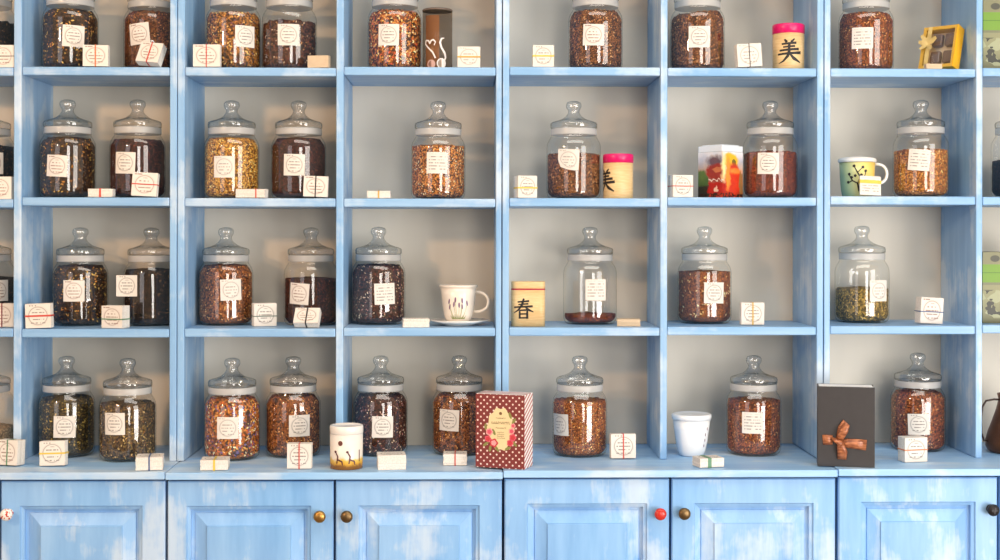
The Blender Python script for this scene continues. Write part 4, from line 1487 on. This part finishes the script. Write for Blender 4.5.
for i in range(2):
    for j in range(2):
        b = MB()
        xx, zz = -0.012 + 0.036 * i, 0.036 + 0.050 * j
        b.box(xx - .014, xx + .014, 0.010, 0.026, zz - .018, zz + .018)
        tilt(b).xf(dz).build('chocolate_piece', dark, t, 0.004)
b = MB()
b.box(-bw_ / 2 + fr + .0005, bw_ / 2 - fr - .0005, 0.0265, bd_ - 0.0035, fr + .0005, bh_ - fr - .0005)
tilt(b).xf(dz).build('tray', plain('cream_tray', '#d9c6a8', 0.6), t)
b = MB(); b.add([(-bw_ / 2 + fr, .003, fr), (bw_ / 2 - fr, .003, fr), (bw_ / 2 - fr, .003, bh_ - fr), (-bw_ / 2 + fr, .003, bh_ - fr)], [(0, 1, 2, 3)])
tilt(b).xf(dz).build('clear_window', M['glass'], t)
goldr = plain('pale_gold_ribbon', '#d3bb7a', 0.35, var=0.15)
b = MB()
rx = -bw_ / 2 + 0.020
for (x0, z0, x1, z1, w) in ((0, .02, 0, .10, .012),):
    b.stroke([(rx, .0, w), (rx, bh_, w)], flat_map(-0.001))
for a, L in ((0.5, .030), (1.3, .026), (2.2, .028), (2.9, .026), (3.9, .024), (5.4, .026)):
    c, s = math.cos(a), math.sin(a)
    b.stroke([(rx, .07, .004), (rx + c * L * .5, .07 + s * L * .5, .014), (rx + c * L, .07 + s * L, .008)], lambda x, z: (x, -0.003 - 3.0 * abs(z - .07) * 0.15 - 0.15 * abs(x - rx), z))
tilt(b).xf(dz).build('gold_bow', goldr, t)


# ------------------------------------------------------------------ green printed cartons at the far right
def carton_mat():
    t = NT('green_cream_print')
    o = t.xyz(t.obj())
    z = o[2]
    nz = t.noise(t.obj(), 26.0, 2.0)
    blobs = t.math('GREATER_THAN', nz, 0.56)
    lowz = t.band(z, 0.012, 0.092, 0.004)
    c = t.ramp(t.math('MULTIPLY', z, 5.0), [(0.0, lin('#6c6a48')), (0.3, lin('#8f8e68'))])
    leaf = t.math('GREATER_THAN', t.noise(t.scaled(t.obj(), (1, 1, 1.6)), 17.0, 1.0), 0.52)
    c = t.mix(t.math('MULTIPLY', leaf, lowz), c, lin('#a4a682'))
    c = t.mix(t.math('MULTIPLY', blobs, lowz), c, lin('#3a3a30'))
    c = t.mix(t.math('GREATER_THAN', z, 0.104), c, lin('#7a7a5c'))
    c = t.mix(t.math('GREATER_THAN', z, 0.111), c, lin('#739c2c'))
    c = t.mix(t.band(z, 0.136, 0.139, 0.001), c, lin('#4f7a22'))
    top = t.math('GREATER_THAN', z, 0.160)
    c = t.mix(top, c, lin('#858360'))
    d = t.ellipse(t.math('MULTIPLY', o[0], 1.0), z, -0.046, 0.176, 0.013, 0.009, 0.1)
    c = t.mix(d, c, lin('#4a4a3c'))
    t.bsdf(c, 0.45)
    return t.m


cm_ = carton_mat()
x_ = at(985.5, 250, 0.06).x
b = MB(); b.box(-0.08, 0.08, -0.05, 0.05, 0, 0.194)
cart = b.mesh('printed_carton', cm_)
for row, z in ((1, zrow(1000, 1)), (3, zrow(1000, 3))):
    o = link('tea_carton', cart, None, 0.001, (x_ + 0.076, 0.12, z + 0.0005))
    o['label'] = 'green and cream printed tea carton on the %s at the far right end' % ('top row' if row == 1 else 'third row')
    o['category'] = 'carton'
    o['group'] = 'green printed cartons'

# ------------------------------------------------------------------ copper jug at the far right of the counter
Yt = 0.10
m_ = mpp(Yt)
jx = at(1013, 440, Yt).x
t = thing('copper_jug', 'brown copper jug with a thin dark handle on the counter', 'jug', (jx, Yt, zcab(1000) + 0.0005))
copm = plain('aged_copper', '#7a4a30', 0.35, 0.7, var=0.25, vscale=25)
b = MB(); b.lathe([(0.058, 0), (0.066, 0.004), (0.072, 0.016), (0.072, 0.032), (0.066, 0.055), (0.055, 0.085), (0.044, 0.118), (0.038, 0.145), (0.042, 0.16), (0.040, 0.16), (0.036, 0.145), (0.050, 0.085), (0.064, 0.03), (0.001, 0.008)], 44); b.build('body', copm, t)
b = MB()
hp = [at(1003, 400, Yt), at(994, 399.5, Yt), at(986, 401, Yt), at(982.5, 407, Yt), at(981, 420, Yt), at(981.5, 433, Yt), at(984, 440.5, Yt), at(990, 441.5, Yt)]
b.tube([p - Vector((jx, Yt, zcab(1000))) for p in hp], 0.0028, 8); b.build('handle', plain('dark_iron_handle', '#3c2c26', 0.4, 0.5), t)

# ------------------------------------------------------------------ light
def area(name, loc, target, sx, sy, power, color):
    l = bpy.data.lights.new(name, 'AREA')
    l.shape = 'RECTANGLE'
    l.size, l.size_y = sx, sy
    l.energy = power
    l.color = color
    o = bpy.data.objects.new(name, l)
    COL.objects.link(o)
    o.location = loc
    d = Vector(target) - Vector(loc)
    o.rotation_euler = d.to_track_quat('-Z', 'Y').to_euler()
    return o


area('window_light_main', (4.1, -3.6, 1.6), (1.0, -0.2, 1.1), 3.4, 3.0, 195, (1.0, 0.96, 0.91))
area('window_light_far', (1.5, -7.1, 1.5), (0.4, 0, 1.2), 1.5, 2.9, 138, (1.0, 0.97, 0.92))
area('fill_light_low', (2.3, -2.7, 0.55), (0.5, 0, 0.9), 1.3, 0.9, 38, (1.0, 0.98, 0.95))  # added fill panel, brightens the lower right; no window stands here
area('doorway_light', (-4.1, -4.6, 1.8), (0, -1.2, 1.5), 3.8, 3.2, 70, (0.95, 0.95, 1.0))
area('overhead_fill', (0.5, -1.7, 3.45), (0.5, -0.6, 0.5), 3.0, 1.2, 52, (1.0, 0.95, 0.88))  # added overhead fill, replaces missing bounce on the counter and other tops
area('warm_lamp', (-2.4, -2.6, 2.4), (-1.0, 0, 1.6), 0.2, 0.2, 44, (1.0, 0.6, 0.3))
w = bpy.data.worlds.new('room_ambient')
scene.world = w
w.use_nodes = True
bg = w.node_tree.nodes['Background']
bg.inputs[0].default_value = (1.0, 0.96, 0.9, 1)
bg.inputs[1].default_value = 0.08

# ------------------------------------------------------------------ camera
cd = bpy.data.cameras.new('camera')
cam = bpy.data.objects.new('camera', cd)
COL.objects.link(cam)
cd.sensor_width = 36.0
cd.sensor_fit = 'HORIZONTAL'
cd.lens = 36.0 * F / 1000.0
cd.shift_y = -(280.0 - HY) / 1000.0
cam.location = CAM
cam.rotation_euler = (Matrix.Rotation(-YAW, 4, 'Z') @ Matrix.Rotation(PI / 2, 4, 'X') @ Matrix.Rotation(ROLL, 4, 'Z')).to_euler()
cd.clip_start = 0.05
scene.camera = cam

scene.view_settings.view_transform = 'Standard'
scene.view_settings.look = 'None'
scene.view_settings.exposure = -0.12
scene.cycles.use_denoising = True
scene.cycles.max_bounces = 10
scene.cycles.transparent_max_bounces = 24
scene.cycles.sample_clamp_indirect = 6.0
